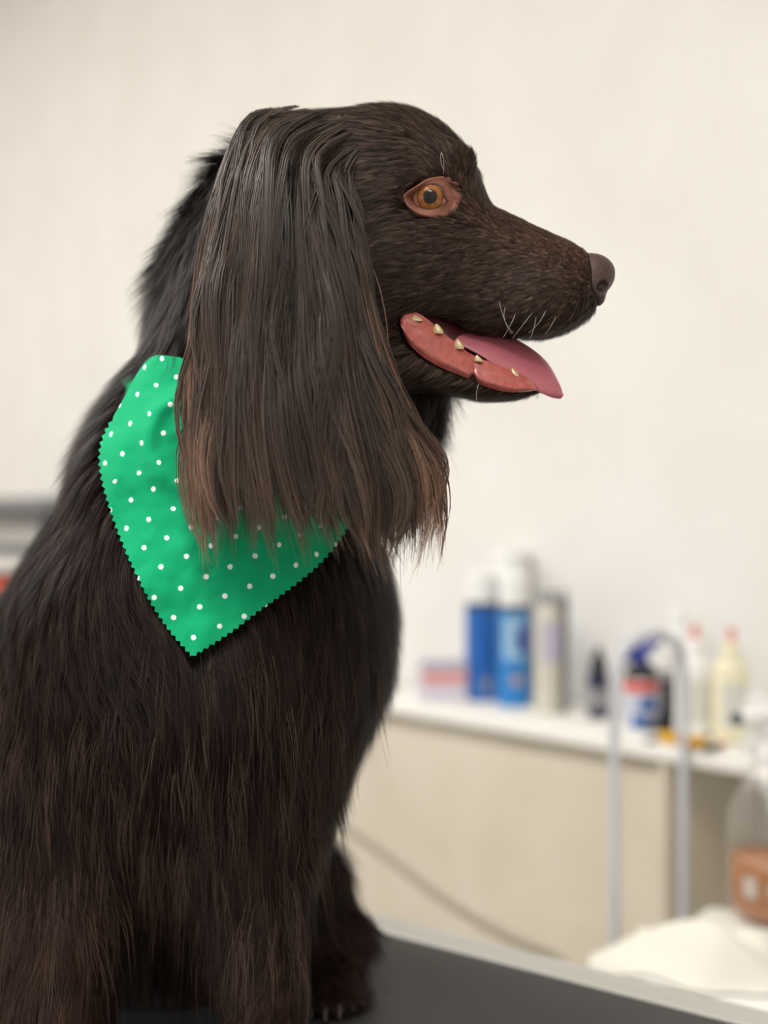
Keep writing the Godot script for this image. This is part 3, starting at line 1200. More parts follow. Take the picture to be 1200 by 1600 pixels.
func build_bandana(_dog: Node3D) -> void:
	var poly := pinked(cloth_edge, 5)
	poly.append_array(pinked(cloth_edge2, 0))
	for p in cloth_top:
		poly.append(p)
	cloth_poly = poly
	var inner := Geometry2D.offset_polygon(poly, -9.0)
	for q in inner:
		if q.size() > cloth_mask.size():
			cloth_mask = q
	const G := 7.0
	var x0 := 134.0
	var y0 := 536.0
	var nx := 64
	var ny := 74
	var dep := PackedFloat32Array()
	dep.resize(nx * ny)
	for j in ny:
		for i in nx:
			var px := x0 + i * G
			var py := y0 + j * G
			var d := 0.74
			var best := 9.0
			var best_d := d
			for s in 40:
				var e := body_field(at(px, py, d)) - 0.013
				if e < best:
					best = e
					best_d = d
				if e < 0.0005 or d > 1.02:
					break
				d += maxf(e * 0.9, 0.002)
			dep[j * nx + i] = best_d
	for pass_n in 7:
		var old := dep.duplicate()
		for j in ny:
			for i in nx:
				var s := 0.0
				var w := 0.0
				for q in [[0, 0, 2.0], [-1, 0, 1.0], [1, 0, 1.0], [0, -1, 1.0], [0, 1, 1.0]]:
					var a: int = clampi(i + q[0], 0, nx - 1)
					var b: int = clampi(j + q[1], 0, ny - 1)
					s += old[b * nx + a] * q[2]
					w += q[2]
				dep[j * nx + i] = s / w
	for j in ny:
		for i in nx:
			var px := x0 + i * G
			var py := y0 + j * G
			var hollow := exp(-(pow((px - 285.0) / 34.0, 2.0) + pow((py - 695.0) / 58.0, 2.0)))
			var ridge := exp(-pow((Vector2(px, py).distance_to(Vector2(305, 690)) - 74.0) / 13.0, 2.0)) * smoothstep(330.0, 260.0, px)
			var ripple := sin((px * 0.55 + py) * 0.028 + 0.8) * 0.0016 + noise.get_noise_2d(px * 0.8, py * 0.8) * 0.002
			dep[j * nx + i] += hollow * 0.006 - ridge * 0.004 + ripple
	# lengths along the cloth
	var c0 := int((300.0 - x0) / G)
	var pos := []
	for j in ny:
		var row := []
		for i in nx:
			row.append(at(x0 + i * G, y0 + j * G, dep[j * nx + i]))
		pos.append(row)
	var tex_at := []
	var vv := 0.0
	for j in ny:
		if j > 0:
			vv += pos[j][c0].distance_to(pos[j - 1][c0])
		var row := []
		row.resize(nx)
		row[c0] = Vector2(0, vv)
		for i in range(c0 + 1, nx):
			row[i] = Vector2(row[i - 1].x + minf(pos[j][i].distance_to(pos[j][i - 1]), 0.008), vv)
		for i in range(c0 - 1, -1, -1):
			row[i] = Vector2(row[i + 1].x - minf(pos[j][i].distance_to(pos[j][i + 1]), 0.008), vv)
		tex_at.append(row)
	var sample := func(p: Vector2, of: Array) -> Variant:
		var fx := clampf((p.x - x0) / G, 0.0, nx - 1.001)
		var fy := clampf((p.y - y0) / G, 0.0, ny - 1.001)
		var i := int(fx)
		var j := int(fy)
		return of[j][i].lerp(of[j][i + 1], fx - i).lerp(of[j + 1][i].lerp(of[j + 1][i + 1], fx - i), fy - j)
	var root: Vector3 = at(300, 800, 0.82)
	var band := thing("bandana", root, "green cotton bandana with white dots and zigzag edge, worn by the dog", "bandana")
	var mb := MB.new()
	var known := {}
	var put := func(p: Vector2, back: bool) -> int:
		var key := Vector3i(roundi(p.x * 50.0), roundi(p.y * 50.0), int(back))
		if not known.has(key):
			var q: Vector3 = sample.call(p, pos)
			var t: Vector2 = sample.call(p, tex_at)
			known[key] = mb.vert(q - root + Vector3(0, 0, -0.0012 if back else 0.0), Vector2(t.x / 0.36 + 0.5, t.y / 0.36))
		return known[key]
	for j in ny - 1:
		for i in nx - 1:
			var a := Vector2(x0 + i * G, y0 + j * G)
			var cell := PackedVector2Array([a, a + Vector2(G, 0), a + Vector2(G, G), a + Vector2(0, G)])
			for piece in Geometry2D.intersect_polygons(cell, poly):
				var tri := Geometry2D.triangulate_polygon(piece)
				for t in range(0, tri.size(), 3):
					var p0 := piece[tri[t]]
					var p1 := piece[tri[t + 1]]
					var p2 := piece[tri[t + 2]]
					if (p1 - p0).cross(p2 - p0) > 0.0:
						var x := p1
						p1 = p2
						p2 = x
					mb.tri(put.call(p0, false), put.call(p1, false), put.call(p2, false))
					mb.tri(put.call(p0, true), put.call(p2, true), put.call(p1, true))
	# printed dots, laid out in metres of cloth
	var im := Image.create(1024, 1024, false, Image.FORMAT_RGB8)
	var green := rgb(10, 168, 112)
	im.fill(green)
	for j in 1024:
		for i in range(0, 1024, 2):
			if rng.randf() < 0.3:
				var f := rng.randf_range(0.94, 1.04)
				im.set_pixel(i, j, Color(green.r * f, green.g * f, green.b * f))
	var anchor: Vector2 = sample.call(Vector2(303, 995), tex_at)
	var sc := 1024.0 / 0.36
	for m in range(-26, 27):
		for n in range(-26, 27):
			var c: Vector2 = (anchor + (Vector2(40.5, -17.0) * m + Vector2(-31.5, -32.0) * n) * 0.000362) * sc + Vector2(512, 0)
			c += Vector2(rng.randf_range(-1.5, 1.5), rng.randf_range(-1.5, 1.5))
			var r := 0.00162 * sc
			for y in range(int(c.y - r - 1), int(c.y + r + 2)):
				for x in range(int(c.x - r - 1), int(c.x + r + 2)):
					if x < 0 or y < 0 or x > 1023 or y > 1023:
						continue
					var cover := clampf(r + 0.5 - Vector2(x, y).distance_to(c), 0.0, 1.0)
					if cover > 0.0:
						im.set_pixel(x, y, im.get_pixel(x, y).lerp(rgb(246, 250, 250), cover))
	var cotton := mat(Color.WHITE, 0.85, 0.3)
	cotton.albedo_texture = ImageTexture.create_from_image(im)
	cotton.rim_enabled = true
	cotton.rim = 0.2
	cotton.rim_tint = 0.8
	obj("cloth", mb.mesh(), cotton, band)
	# the rolled part that goes round the back of the neck
	var a := at(450, 430, 0.90)
	var b := at(345, 760, 0.925)
	var axis := (b - a).normalized()
	var sx := axis.cross(Vector3(0, 0, 1)).normalized()
	var sy := sx.cross(axis)
	var rows := []
	for w in 6:
		var ring := []
		for k in 48:
			var an := TAU * k / 48.0
			var dir := sx * cos(an) + sy * sin(an)
			var c := a.lerp(b, 0.60 + 0.018 * w)
			var r := 0.05
			while body_field(c + dir * r) < 0.002 + 0.003 * sin(w / 5.0 * PI) and r < 0.16:
				r += 0.0015
			ring.append(c + dir * r - root)
		rows.append(ring)
	var plain := mat(green, 0.85, 0.3)
	obj("neck_roll", MB.new().grid(rows, true).mesh(), plain, band)


# ---------------------------------------------------------------- room and lights
const WN := -1.67       # the long wall, measured from the lens
const WT := 0.12        # thickness of the shell
const CEIL := 3.0
var yaw := atan2(-WALL.z, WALL.x)

func slab(called: String, u0: float, u1: float, y0: float, y1: float, n0: float, n1: float, m: Material) -> MeshInstance3D:
	var c := room((u0 + u1) / 2, (y0 + y1) / 2, (n0 + n1) / 2)
	return struct(called, MB.new().box(Vector3.ZERO, Vector3(u1 - u0, y1 - y0, n1 - n0), 0.001).mesh(), m, c, yaw)

func build_room() -> void:
	var paint := grain(mat(rgb(234, 232, 228), 0.9, 0.2), 0.01, rgb(248, 247, 245), rgb(255, 255, 255), 0.7)
	var ceil_paint := mat(rgb(240, 238, 232), 0.95, 0.2)
	var tile := grain(mat(rgb(168, 160, 148), 0.5, 0.4), 0.02, rgb(225, 222, 220), rgb(255, 255, 255), 1.2)
	var u0 := -5.2
	var u1 := 1.9
	var n1 := 2.4
	slab("floor", u0 - WT, u1 + WT, -WT, 0, WN - WT, n1 + WT, tile)
	slab("ceiling", u0 - WT, u1 + WT, CEIL, CEIL + WT, WN - WT, n1 + WT, ceil_paint)
	slab("wall_back", u0 - WT, u1 + WT, 0, CEIL, WN - WT, WN, paint)
	slab("wall_left", u0 - WT, u0, 0, CEIL, WN, n1, paint)
	slab("wall_right", u1, u1 + WT, 0, CEIL, WN, n1, paint)
	# the wall behind the photographer has a wide window
	var a := -2.3
	var b := 0.3
	var lo := 0.95
	var hi := 2.3
	var front := slab("wall_front", u0 - WT, u1 + WT, 0, lo, n1, n1 + WT, paint)
	for piece in [[u0 - WT, u1 + WT, hi, CEIL], [u0 - WT, a, lo, hi], [b, u1 + WT, lo, hi]]:
		var size := Vector3(piece[1] - piece[0], piece[3] - piece[2], WT)
		var where := Vector3((piece[0] + piece[1]) / 2 - (u0 + u1) / 2, (piece[2] + piece[3]) / 2 - lo / 2, 0)
		obj("wall_piece", MB.new().box(where, size, 0.001).mesh(), paint, front)
	var frame := mat(rgb(240, 240, 238), 0.4)
	var win := MB.new()
	var w := b - a
	var h := hi - lo
	for x in [-0.5, 0.0, 0.5]:
		win.box(Vector3(x * (w - 0.06), 0, 0), Vector3(0.06, h, 0.07), 0.004)
	for y in [-0.5, 0.5]:
		win.box(Vector3(0, y * (h - 0.06), 0), Vector3(w, 0.06, 0.07), 0.004)
	var wd := struct("window_1", win.mesh(), frame, room((a + b) / 2, (lo + hi) / 2, n1 + WT * 0.5), yaw)
	var glass := mat(rgb(255, 255, 255, 0.06), 0.02, 0.5)
	glass.transparency = BaseMaterial3D.TRANSPARENCY_ALPHA
	for x in [-0.25, 0.25]:
		obj("pane", MB.new().box(Vector3(x * (w - 0.06), 0, 0), Vector3(w / 2 - 0.06, h - 0.1, 0.006), 0.001).mesh(), glass, wd)
	# light panels in the ceiling; far left one added to brighten the wall
	var spots := [Vector2(-0.9, 0.4), Vector2(-2.5, 0.2), Vector2(0.7, 0.6), Vector2(-4.1, 0.2)]
	for i in spots.size():
		var p := room(spots[i].x, CEIL - 0.02, spots[i].y)
		var lamp := thing("ceiling_light_panel", p, ["white flat ceiling light panel above the grooming table", "white flat ceiling light panel over the far end of the room", "white flat ceiling light panel behind the photographer's side", "white flat ceiling light panel added to brighten the wall at far left"][i], "light", yaw, "ceiling light panels")
		obj("frame", MB.new().box(Vector3(0, 0.006, 0), Vector3(1.24, 0.028, 0.64), 0.003).mesh(), frame, lamp)
		var glow := mat(rgb(255, 252, 246), 0.5)
		glow.emission_enabled = true
		glow.emission = rgb(255, 248, 238)
		glow.emission_energy_multiplier = 2.0
		obj("diffuser", MB.new().box(Vector3(0, -0.010, 0), Vector3(1.18, 0.006, 0.58), 0.002).mesh(), glow, lamp)
		var l := AreaLight3D.new()
		l.name = "panel_light"
		l.area_size = Vector2(1.18, 0.58)
		l.light_color = rgb(255, 252, 248)
		l.light_energy = LAMP_ENERGY
		l.area_range = 9.0
		l.area_attenuation = 2.0
		l.shadow_enabled = true
		l.rotation = Vector3(-PI / 2, 0, 0)
		l.position = Vector3(0, -0.02, 0)
		lamp.add_child(l)


# ---------------------------------------------------------------- furniture
func build_table() -> void:
	# black rubber-topped grooming table; its far edge runs away to the left
	var tx := Vector3(0.757, 0, 0.653)
	var tn := Vector3(-0.653, 0, 0.757)
	var far := Vector3(-0.011, TOP, -1.223)
	var c := far + tx * 0.06 + tn * 0.30
	var t := thing("grooming_table", Vector3(c.x, 0, c.z), "black rubber-topped grooming table with grey metal edge under the dog", "table", atan2(-tx.z, tx.x))
	var rubber := grain(mat(rgb(84, 84, 83), 0.6, 0.35), 0.25, rgb(190, 190, 190), rgb(255, 255, 255), 6.0, 0.05)
	var metal := mat(rgb(196, 194, 188), 0.45, 0.5, 0.2)
	var lx := 1.24
	var lz := 0.60
	obj("mat_top", MB.new().box(Vector3(0, TOP - 0.004, 0), Vector3(lx - 0.014, 0.008, lz - 0.014), 0.0015).mesh(), rubber, t)
	obj("board", MB.new().box(Vector3(0, TOP - 0.021, 0), Vector3(lx - 0.002, 0.026, lz - 0.002), 0.001).mesh(), mat(rgb(120, 100, 80), 0.7), t)
	var rim := MB.new()
	for s in [-1.0, 1.0]:
		rim.box(Vector3(0, TOP - 0.019, s * (lz / 2 + 0.019)), Vector3(lx + 0.076, 0.034, 0.038), 0.003)
		rim.box(Vector3(s * (lx / 2 + 0.019), TOP - 0.019, 0), Vector3(0.038, 0.034, lz), 0.003)
	obj("edge_trim", rim.mesh(), metal, t)
	for x in [-0.5, 0.5]:
		for z in [-0.22, 0.22]:
			obj("leg", MB.new().tube([Vector3(x, TOP - 0.034, z), Vector3(x * 1.08, 0.012, z * 1.08)], 0.017, 12).mesh(), metal, t)
			obj("foot", MB.new().lathe(Vector3(x * 1.08, 0, z * 1.08), [Vector2(0, 0), Vector2(0.024, 0), Vector2(0.024, 0.02), Vector2(0.016, 0.026), Vector2(0, 0.026)]).mesh(), rubber, t)

func lathed(called: String, prof: Array, m: Material, parent: Node, seg := 28, a0 := 0.0, a1 := TAU, squash := 1.0) -> MeshInstance3D:
	return obj(called, MB.new().lathe(Vector3.ZERO, prof, seg, a0, a1, squash).mesh(), m, parent)

func v2(a: Array) -> Array:
	var out := []
	for i in range(0, a.size(), 2):
		out.append(Vector2(a[i], a[i + 1]))
	return out

func clear(c: Color, a: float) -> StandardMaterial3D:
	var m := mat(Color(c.r, c.g, c.b, a), 0.12, 0.5)
	m.transparency = BaseMaterial3D.TRANSPARENCY_ALPHA
	return m

const LEDGE := 0.902
func on_ledge(px: float, back := 0.0) -> Vector3:    # a place on the ledge: where the sight line px passes over a line `back` metres behind its front edge
	var k := (px - 600.0) / F
	# point p = d * (k, -1); p . OUT = -1.451 - back
	var d := (1.451 + back) / (0.779 * k + 0.626)
	return Vector3(k * d, LEDGE, -d)

func build_ledge() -> void:
	var cream := grain(mat(rgb(220, 212, 196), 0.75, 0.3), 0.01, rgb(244, 242, 238), rgb(255, 255, 255), 0.8)
	var white := mat(rgb(240, 238, 232), 0.5, 0.4)
	var steel := mat(rgb(150, 152, 158), 0.4, 0.5, 0.4)
	var n_front := -1.451
	var end_u := -1.225
	var t := thing("bench_cabinet", room(-2.35, 0, (WN + n_front) / 2), "long cream bench cabinet with a white top along the wall", "cabinet", yaw)
	var deep := n_front - WN
	obj("body", MB.new().box(Vector3((-2.5 + end_u) / 2 + 2.35, (LEDGE - 0.022) / 2, -0.008), Vector3(end_u + 2.5, LEDGE - 0.022, deep - 0.02), 0.004).mesh(), cream, t)
	obj("end_strip", MB.new().box(Vector3(end_u + 2.35 + 0.004, (LEDGE - 0.022) / 2, deep / 2 - 0.012), Vector3(0.014, LEDGE - 0.024, 0.022), 0.003).mesh(), cream, t)
	obj("worktop", MB.new().box(Vector3((-2.52 - 1.02) / 2 + 2.35, LEDGE - 0.011, 0.004), Vector3(1.5, 0.022, deep), 0.004).mesh(), white, t)

	# lower cabinet in the corner to the right
	var cx := Vector3(0.85, 0, 0.527)
	var cn := Vector3(-0.527, 0, 0.85)
	var mid := Vector3(0.395, 0, -1.72) + cx * 0.18 + cn * 0.17
	var s := thing("low_cabinet", mid, "low white cabinet carrying the towel and the spray bottle", "cabinet", atan2(-cx.z, cx.x))
	obj("body", MB.new().box(Vector3(0, LOW / 2 - 0.014, -0.01), Vector3(0.34, LOW - 0.028, 0.30), 0.004).mesh(), cream, s)
	obj("top", MB.new().box(Vector3(0, LOW - 0.014, 0), Vector3(0.36, 0.028, 0.34), 0.005).mesh(), white, s)
	for x in [-0.085, 0.085]:
		obj("door", MB.new().box(Vector3(x, 0.33, 0.148), Vector3(0.162, 0.6, 0.016), 0.004).mesh(), white, s)

const LOW := 0.729

func build_goods() -> void:
	var blue := mat(rgb(28, 98, 176), 0.35)
	var sky := mat(rgb(36, 124, 196), 0.35)
	var navy := mat(rgb(44, 58, 150), 0.4)
	var white := mat(rgb(238, 238, 236), 0.4)
	var black := mat(rgb(26, 26, 34), 0.4)
	var grey := mat(rgb(150, 150, 150), 0.4)
	var red := mat(rgb(206, 66, 60), 0.45)
	var pink := mat(rgb(222, 150, 146), 0.5)
	var yellow := mat(rgb(226, 174, 34), 0.45)
	var green := mat(rgb(30, 120, 70), 0.4)
	var lilac := mat(rgb(214, 208, 218), 0.5)
	var cream := mat(rgb(236, 230, 200), 0.45)
	var f := PI / 2     # the side that faces the camera, as a lathe angle

	# box with red print
	var p := on_ledge(690, 0.07)
	var t := thing("product_box", p, "small pale lilac box with a red printed band beside the blue cans", "box", 0.12)
	obj("carton", MB.new().box(Vector3(0, 0.034, 0), Vector3(0.078, 0.068, 0.05), 0.002).mesh(), lilac, t)
	obj("red_band", MB.new().box(Vector3(0, 0.038, 0.0252), Vector3(0.07, 0.020, 0.001), 0.0003).mesh(), pink, t)
	obj("red_side", MB.new().box(Vector3(0.0392, 0.034, 0), Vector3(0.001, 0.05, 0.046), 0.0003).mesh(), red, t)
	obj("lid_band", MB.new().box(Vector3(0, 0.060, 0.0252), Vector3(0.072, 0.010, 0.001), 0.0003).mesh(), mat(rgb(168, 166, 176), 0.5), t)

	# purple bottle mostly behind the dog's chest
	t = thing("purple_bottle", on_ledge(588, 0.08), "purple bottle half hidden behind the dog's chest", "bottle")
	lathed("body", v2([0, 0, 0.026, 0, 0.028, 0.004, 0.028, 0.085, 0.022, 0.1, 0.01, 0.108, 0.01, 0.114, 0, 0.114]), mat(rgb(150, 136, 186), 0.4), t)
	lathed("cap", v2([0.0125, 0.110, 0.0125, 0.132, 0.011, 0.134, 0, 0.134]), white, t)

	# two blue cans
	for i in 2:
		p = on_ledge([752, 803][i], [0.122, 0.112][i])
		t = thing("aerosol_can", p, ["plain blue aerosol can with white cap, next to the lilac box", "bright blue aerosol can with pale ring logo and white cap"][i], "can", 0.0, "blue aerosol cans on the bench")
		var r := 0.0265
		lathed("body", v2([0, 0, r - 0.002, 0, r, 0.003, r, 0.150, r - 0.001, 0.152]), [blue, sky][i], t)
		lathed("shoulder", v2([r, 0.152, r + 0.0006, 0.154, r + 0.0006, 0.157, r - 0.003, 0.160, 0.02, 0.162]), black, t)
		lathed("cap", v2([0.0235, 0.160, 0.0235, 0.203, 0.021, 0.208, 0.012, 0.211, 0, 0.2115]), white, t)
		if i == 0:
			lathed("label_mark", v2([r + 0.0004, 0.018, r + 0.0004, 0.036]), grey, t, 6, f - 0.55, f + 0.05)
		else:
			lathed("logo_ring", v2([r + 0.0003, 0.075, r + 0.0003, 0.142]), mat(rgb(150, 188, 214), 0.4), t, 12, f - 0.5, f + 0.75)
			lathed("logo_patch", v2([r + 0.0006, 0.088, r + 0.0006, 0.126]), navy, t, 8, f - 0.75, f - 0.05)
			lathed("label_mark", v2([r + 0.0004, 0.036, r + 0.0004, 0.050]), mat(rgb(190, 150, 130), 0.5), t, 6, f - 0.35, f + 0.25)
			lathed("green_mark", v2([r + 0.0004, 0.060, r + 0.0004, 0.070]), green, t, 4, f - 1.4, f - 0.95)

	# white jug behind the cans, grey slim bottle beside them
	t = thing("white_jug", on_ledge(796, 0.181), "big white jug standing behind the two blue cans", "jug")
	lathed("body", v2([0, 0, 0.034, 0, 0.036, 0.006, 0.036, 0.19, 0.034, 0.21, 0.028, 0.22, 0.028, 0.225]), white, t)
	lathed("cap", v2([0.030, 0.222, 0.030, 0.242, 0.027, 0.245, 0, 0.245]), white, t)
	t = thing("slim_bottle", on_ledge(856, 0.095), "tall slim translucent bottle with grey cap right of the blue cans", "bottle")
	lathed("body", v2([0, 0, 0.019, 0, 0.0205, 0.003, 0.0205, 0.150, 0.015, 0.162, 0.011, 0.166]), mat(rgb(206, 202, 188), 0.3), t)
	lathed("cap", v2([0.0125, 0.166, 0.0125, 0.186, 0.011, 0.188, 0, 0.188]), grey, t)
	lathed("label", v2([0.0208, 0.08, 0.0208, 0.14]), mat(rgb(188, 182, 204), 0.5), t, 14, f - 1.5, f + 0.6)
	t = thing("grey_tube", on_ledge(880, 0.115), "thin dark grey comb handle standing upright beside the slim bottle", "comb")
	obj("handle", MB.new().box(Vector3(0, 0.089, 0), Vector3(0.016, 0.178, 0.01), 0.003).mesh(), mat(rgb(112, 110, 106), 0.5), t)
	obj("tip", MB.new().box(Vector3(0, 0.183, 0), Vector3(0.011, 0.012, 0.007), 0.002).mesh(), grey, t)

	# dropper bottle
	t = thing("dropper_bottle", on_ledge(935, 0.115), "small dark dropper bottle with pointed black cap", "bottle")
	lathed("body", v2([0, 0, 0.0145, 0, 0.016, 0.003, 0.016, 0.062, 0.012, 0.07]), mat(rgb(30, 30, 66), 0.35), t)
	lathed("label", v2([0.0163, 0.016, 0.0163, 0.046]), mat(rgb(140, 138, 140), 0.5), t)
	lathed("cap", v2([0.0125, 0.068, 0.0125, 0.084, 0.008, 0.090, 0.0055, 0.104, 0, 0.107]), black, t)

	# blue trigger spray bottle
	t = thing("blue_spray_bottle", on_ledge(1002, 0.085), "spray bottle with blue trigger head, red band and blue white label", "bottle", 0.3)
	lathed("body", v2([0, 0, 0.0235, 0, 0.025, 0.003, 0.025, 0.070, 0.022, 0.078]), white, t)
	lathed("red_band", v2([0.0253, 0.054, 0.0253, 0.070]), red, t)
	lathed("label", v2([0.0253, 0.004, 0.0253, 0.052]), mat(rgb(196, 200, 214), 0.5), t)
	lathed("label_blue", v2([0.0256, 0.030, 0.0256, 0.046]), blue, t, 8, f - 0.5, f + 0.6)
	lathed("label_foot", v2([0.0256, 0.004, 0.0256, 0.022]), blue, t, 8, f + 0.1, f + 1.0)
	lathed("collar", v2([0.024, 0.070, 0.024, 0.084, 0.016, 0.090, 0.011, 0.094]), black, t)
	var head := MB.new()
	head.tube([Vector3(0, 0.086, 0), Vector3(0, 0.104, 0)], 0.013, 12, 0.009)
	head.box(Vector3(-0.003, 0.110, 0), Vector3(0.046, 0.016, 0.018), 0.004, Basis(Vector3.BACK, 0.42))
	obj("spray_head", head.mesh(), navy, t)
	obj("trigger", MB.new().tube([Vector3(-0.010, 0.104, 0), Vector3(-0.018, 0.112, 0), Vector3(-0.026, 0.124, 0)], 0.0055, 8).mesh(), mat(rgb(40, 84, 200), 0.4), t)
	obj("nozzle", MB.new().tube([Vector3(0.018, 0.118, 0), Vector3(0.03, 0.124, 0)], 0.005, 10).mesh(), navy, t)

	# black clipper lying behind, with its cord
	t = thing("clipper", on_ledge(1040, 0.085), "black hair clipper standing between the spray bottle and the white bottles", "clipper", 0.4)
	obj("body", MB.new().tube(smooth_path([Vector3(0, 0.012, 0), Vector3(0.004, 0.035, 0), Vector3(0.002, 0.075, 0)], 4), 0.012, 12, 0.0095).mesh(), black, t)
	obj("base", MB.new().box(Vector3(0, 0.006, 0), Vector3(0.05, 0.012, 0.04), 0.003).mesh(), black, t)
	obj("blade", MB.new().box(Vector3(0.002, 0.08, 0), Vector3(0.022, 0.014, 0.01), 0.002).mesh(), grey, t)

	# white and cream pump bottles
	var whites := [[1062, 0.165, 0.170, 0.024, white, white, "white bottle with grey-white cap behind the black clipper"], [1086, 0.085, 0.135, 0.028, white, pink, "squat white bottle with pink tip nearest the yellow combs"], [1142, 0.09, 0.135, 0.025, cream, pink, "pale cream bottle with pink tip right of the squat white one"], [1180, 0.11, 0.086, 0.024, white, white, "short white tub bottle at the end of the bench"]]
	for w in whites:
		t = thing("white_bottle", on_ledge(w[0], w[1]), w[6], "bottle", 0.0, "pale bottles at the bench end")
		var h: float = w[2]
		var r: float = w[3]
		lathed("body", v2([0, 0, r - 0.002, 0, r, 0.004, r, h * 0.7, r * 0.75, h * 0.8, r * 0.42, h * 0.84, r * 0.42, h * 0.87]), w[4], t)
		lathed("cap", v2([r * 0.5, h * 0.85, r * 0.46, h * 0.98, r * 0.25, h * 1.0, 0, h * 1.0]), w[4] if w[5] == pink else w[5], t)
		if w[5] == pink:
			lathed("tip", v2([r * 0.24, h * 0.99, r * 0.22, h * 1.13, 0, h * 1.15]), pink, t)
		lathed("label", v2([r + 0.0004, h * 0.18, r + 0.0004, h * 0.6]), mat(rgb(214, 214, 206), 0.5), t, 12, f - 0.8, f + 0.8)

	# things lying at the front edge: comb guards, papers
	for i in 2:
		t = thing("clipper_guard", on_ledge([1042, 1084][i], [0.022, 0.016][i]), ["smaller yellow clipper guard on the white paper", "larger yellow clipper guard lying at the bench's front edge"][i], "clipper guard", [0.5, -0.3][i], "yellow clipper guards")
		var s: float = [0.024, 0.034][i]
		obj("back", MB.new().box(Vector3(0, 0.008, 0), Vector3(s, 0.014, 0.016), 0.004).mesh(), yellow, t)
		for k in 6:
			obj("tooth", MB.new().box(Vector3((k - 2.5) * s / 6.2, 0.005, 0.014), Vector3(s * 0.09, 0.008, 0.016), 0.001).mesh(), yellow, t)
	t = thing("scissors", on_ledge(1062, 0.05), "dark scissors lying behind the yellow guards", "scissors", 0.5)
	for s in [-1.0, 1.0]:
		var ring := []
		for k in 17:
			ring.append(Vector3(0.045 + cos(TAU * k / 16.0) * 0.014, 0.004 + 0.002 * s, s * 0.014 + sin(TAU * k / 16.0) * 0.011))
		obj("handle", MB.new().tube(ring, 0.0032, 8).mesh(), black, t)
		obj("blade", MB.new().box(Vector3(-0.015, 0.004 + 0.0015 * s, -s * 0.004), Vector3(0.09, 0.003, 0.008), 0.001, Basis(Vector3.UP, s * 0.12)).mesh(), grey, t)
	t = tag(obj("folded_paper", MB.new().box(Vector3(0, 0.003, 0), Vector3(0.075, 0.006, 0.05), 0.002).mesh(), white, self, on_ledge(1010, 0.006 + 0.022)), "folded white paper at the bench edge in front of the spray bottle", "paper")
	t.rotation.y = -0.6
	t = thing("red_pen", on_ledge(1118, 0.02), "short dark pen with red end at the bench edge", "pen", 0.9)
	obj("barrel", MB.new().tube([Vector3(-0.03, 0.005, 0), Vector3(0.01, 0.005, 0)], 0.0045, 8).mesh(), black, t)
	obj("end", MB.new().tube([Vector3(0.01, 0.005, 0), Vector3(0.02, 0.005, 0)], 0.0046, 8).mesh(), red, t)

	# hoop-shaped pale metal rail in front of the bench
	t = thing("tubular_rail", at(1010, 1500, 1.72) * Vector3(1, 0, 1), "pale grey tubular metal rail hoop standing in front of the bench", "rail")
	var base := at(1010, 1500, 1.72) * Vector3(1, 0, 1)
	var hoop := [at(960, 1600, 1.70), at(960, 1400, 1.70), at(960, 1200, 1.70), at(960, 1080, 1.70), at(966, 1036, 1.705), at(984, 1006, 1.71), at(1012, 990, 1.72), at(1040, 992, 1.745), at(1060, 1012, 1.78), at(1067, 1050, 1.805), at(1068, 1150, 1.815), at(1068, 1300, 1.815), at(1068, 1500, 1.815)]
	hoop.push_front(Vector3(hoop[0].x, 0.0, hoop[0].z))
	hoop.append(Vector3(hoop[-1].x, 0.0, hoop[-1].z))
	var local := []
	for q in hoop:
		local.append(q - base)
	obj("hoop", MB.new().tube(smooth_path(local, 5), 0.0062, 14).mesh(), mat(rgb(202, 205, 212), 0.4), t)
	for q in [local[0], local[-1]]:
		obj("foot", MB.new().lathe(q, v2([0, 0, 0.016, 0, 0.016, 0.012, 0.009, 0.02])).mesh(), black, t)

	# cable hanging from the bench and running down to the right
	var cable := [on_ledge(548, 0.004) + Vector3(0, 0.006, 0), at(541, 1110, 2.36), at(540, 1180, 2.30), at(524, 1250, 2.2), at(530, 1285, 2.1), at(600, 1335, 1.98), at(700, 1410, 1.86), at(790, 1462, 1.76), at(880, 1505, 1.68), at(960, 1600, 1.6), at(975, 1750, 1.56)]
	var cb: Vector3 = Vector3(cable[5].x, 0, cable[5].z)
	cable.append(Vector3(cable[-1].x + 0.02, 0.02, cable[-1].z))
	var cl := []
	for q in cable:
		cl.append(q - cb)
	tag(obj("dryer_hose", MB.new().tube(smooth_path(cl, 6), 0.0062, 12).mesh(), mat(rgb(150, 142, 126), 0.55), self, cb), "thin grey-brown hose hanging from the bench behind the table", "hose")

	# spray bottle with amber liquid
	var sp := at(1206, 1443, 1.653)
	sp.y = LOW
	t = thing("amber_spray_bottle", sp, "clear spray bottle half full of amber liquid with white trigger head", "bottle", 0.15)
	t.scale = Vector3.ONE * 0.93
	var r := 0.054
	lathed("bottle", v2([0, 0.001, r - 0.022, 0.001, r - 0.010, 0.007, r - 0.003, 0.018, r, 0.032, r, 0.135, r - 0.004, 0.150, r - 0.018, 0.175, 0.024, 0.195, 0.018, 0.205, 0.018, 0.215]), clear(rgb(240, 240, 236), 0.06), t)
	lathed("liquid", v2([0, 0.004, r - 0.023, 0.004, r - 0.012, 0.010, r - 0.005, 0.020, r - 0.003, 0.034, r - 0.003, 0.086, 0, 0.086]), mat(rgb(160, 96, 28), 0.25), t)
	lathed("label", v2([r + 0.0006, 0.040, r + 0.0006, 0.068]), mat(rgb(160, 108, 60), 0.5), t, 16, f - 0.8, f + 0.6)
	lathed("label_print", v2([r + 0.0009, 0.046, r + 0.0009, 0.060]), mat(rgb(186, 172, 158), 0.5), t, 10, f - 0.7, f + 0.5)
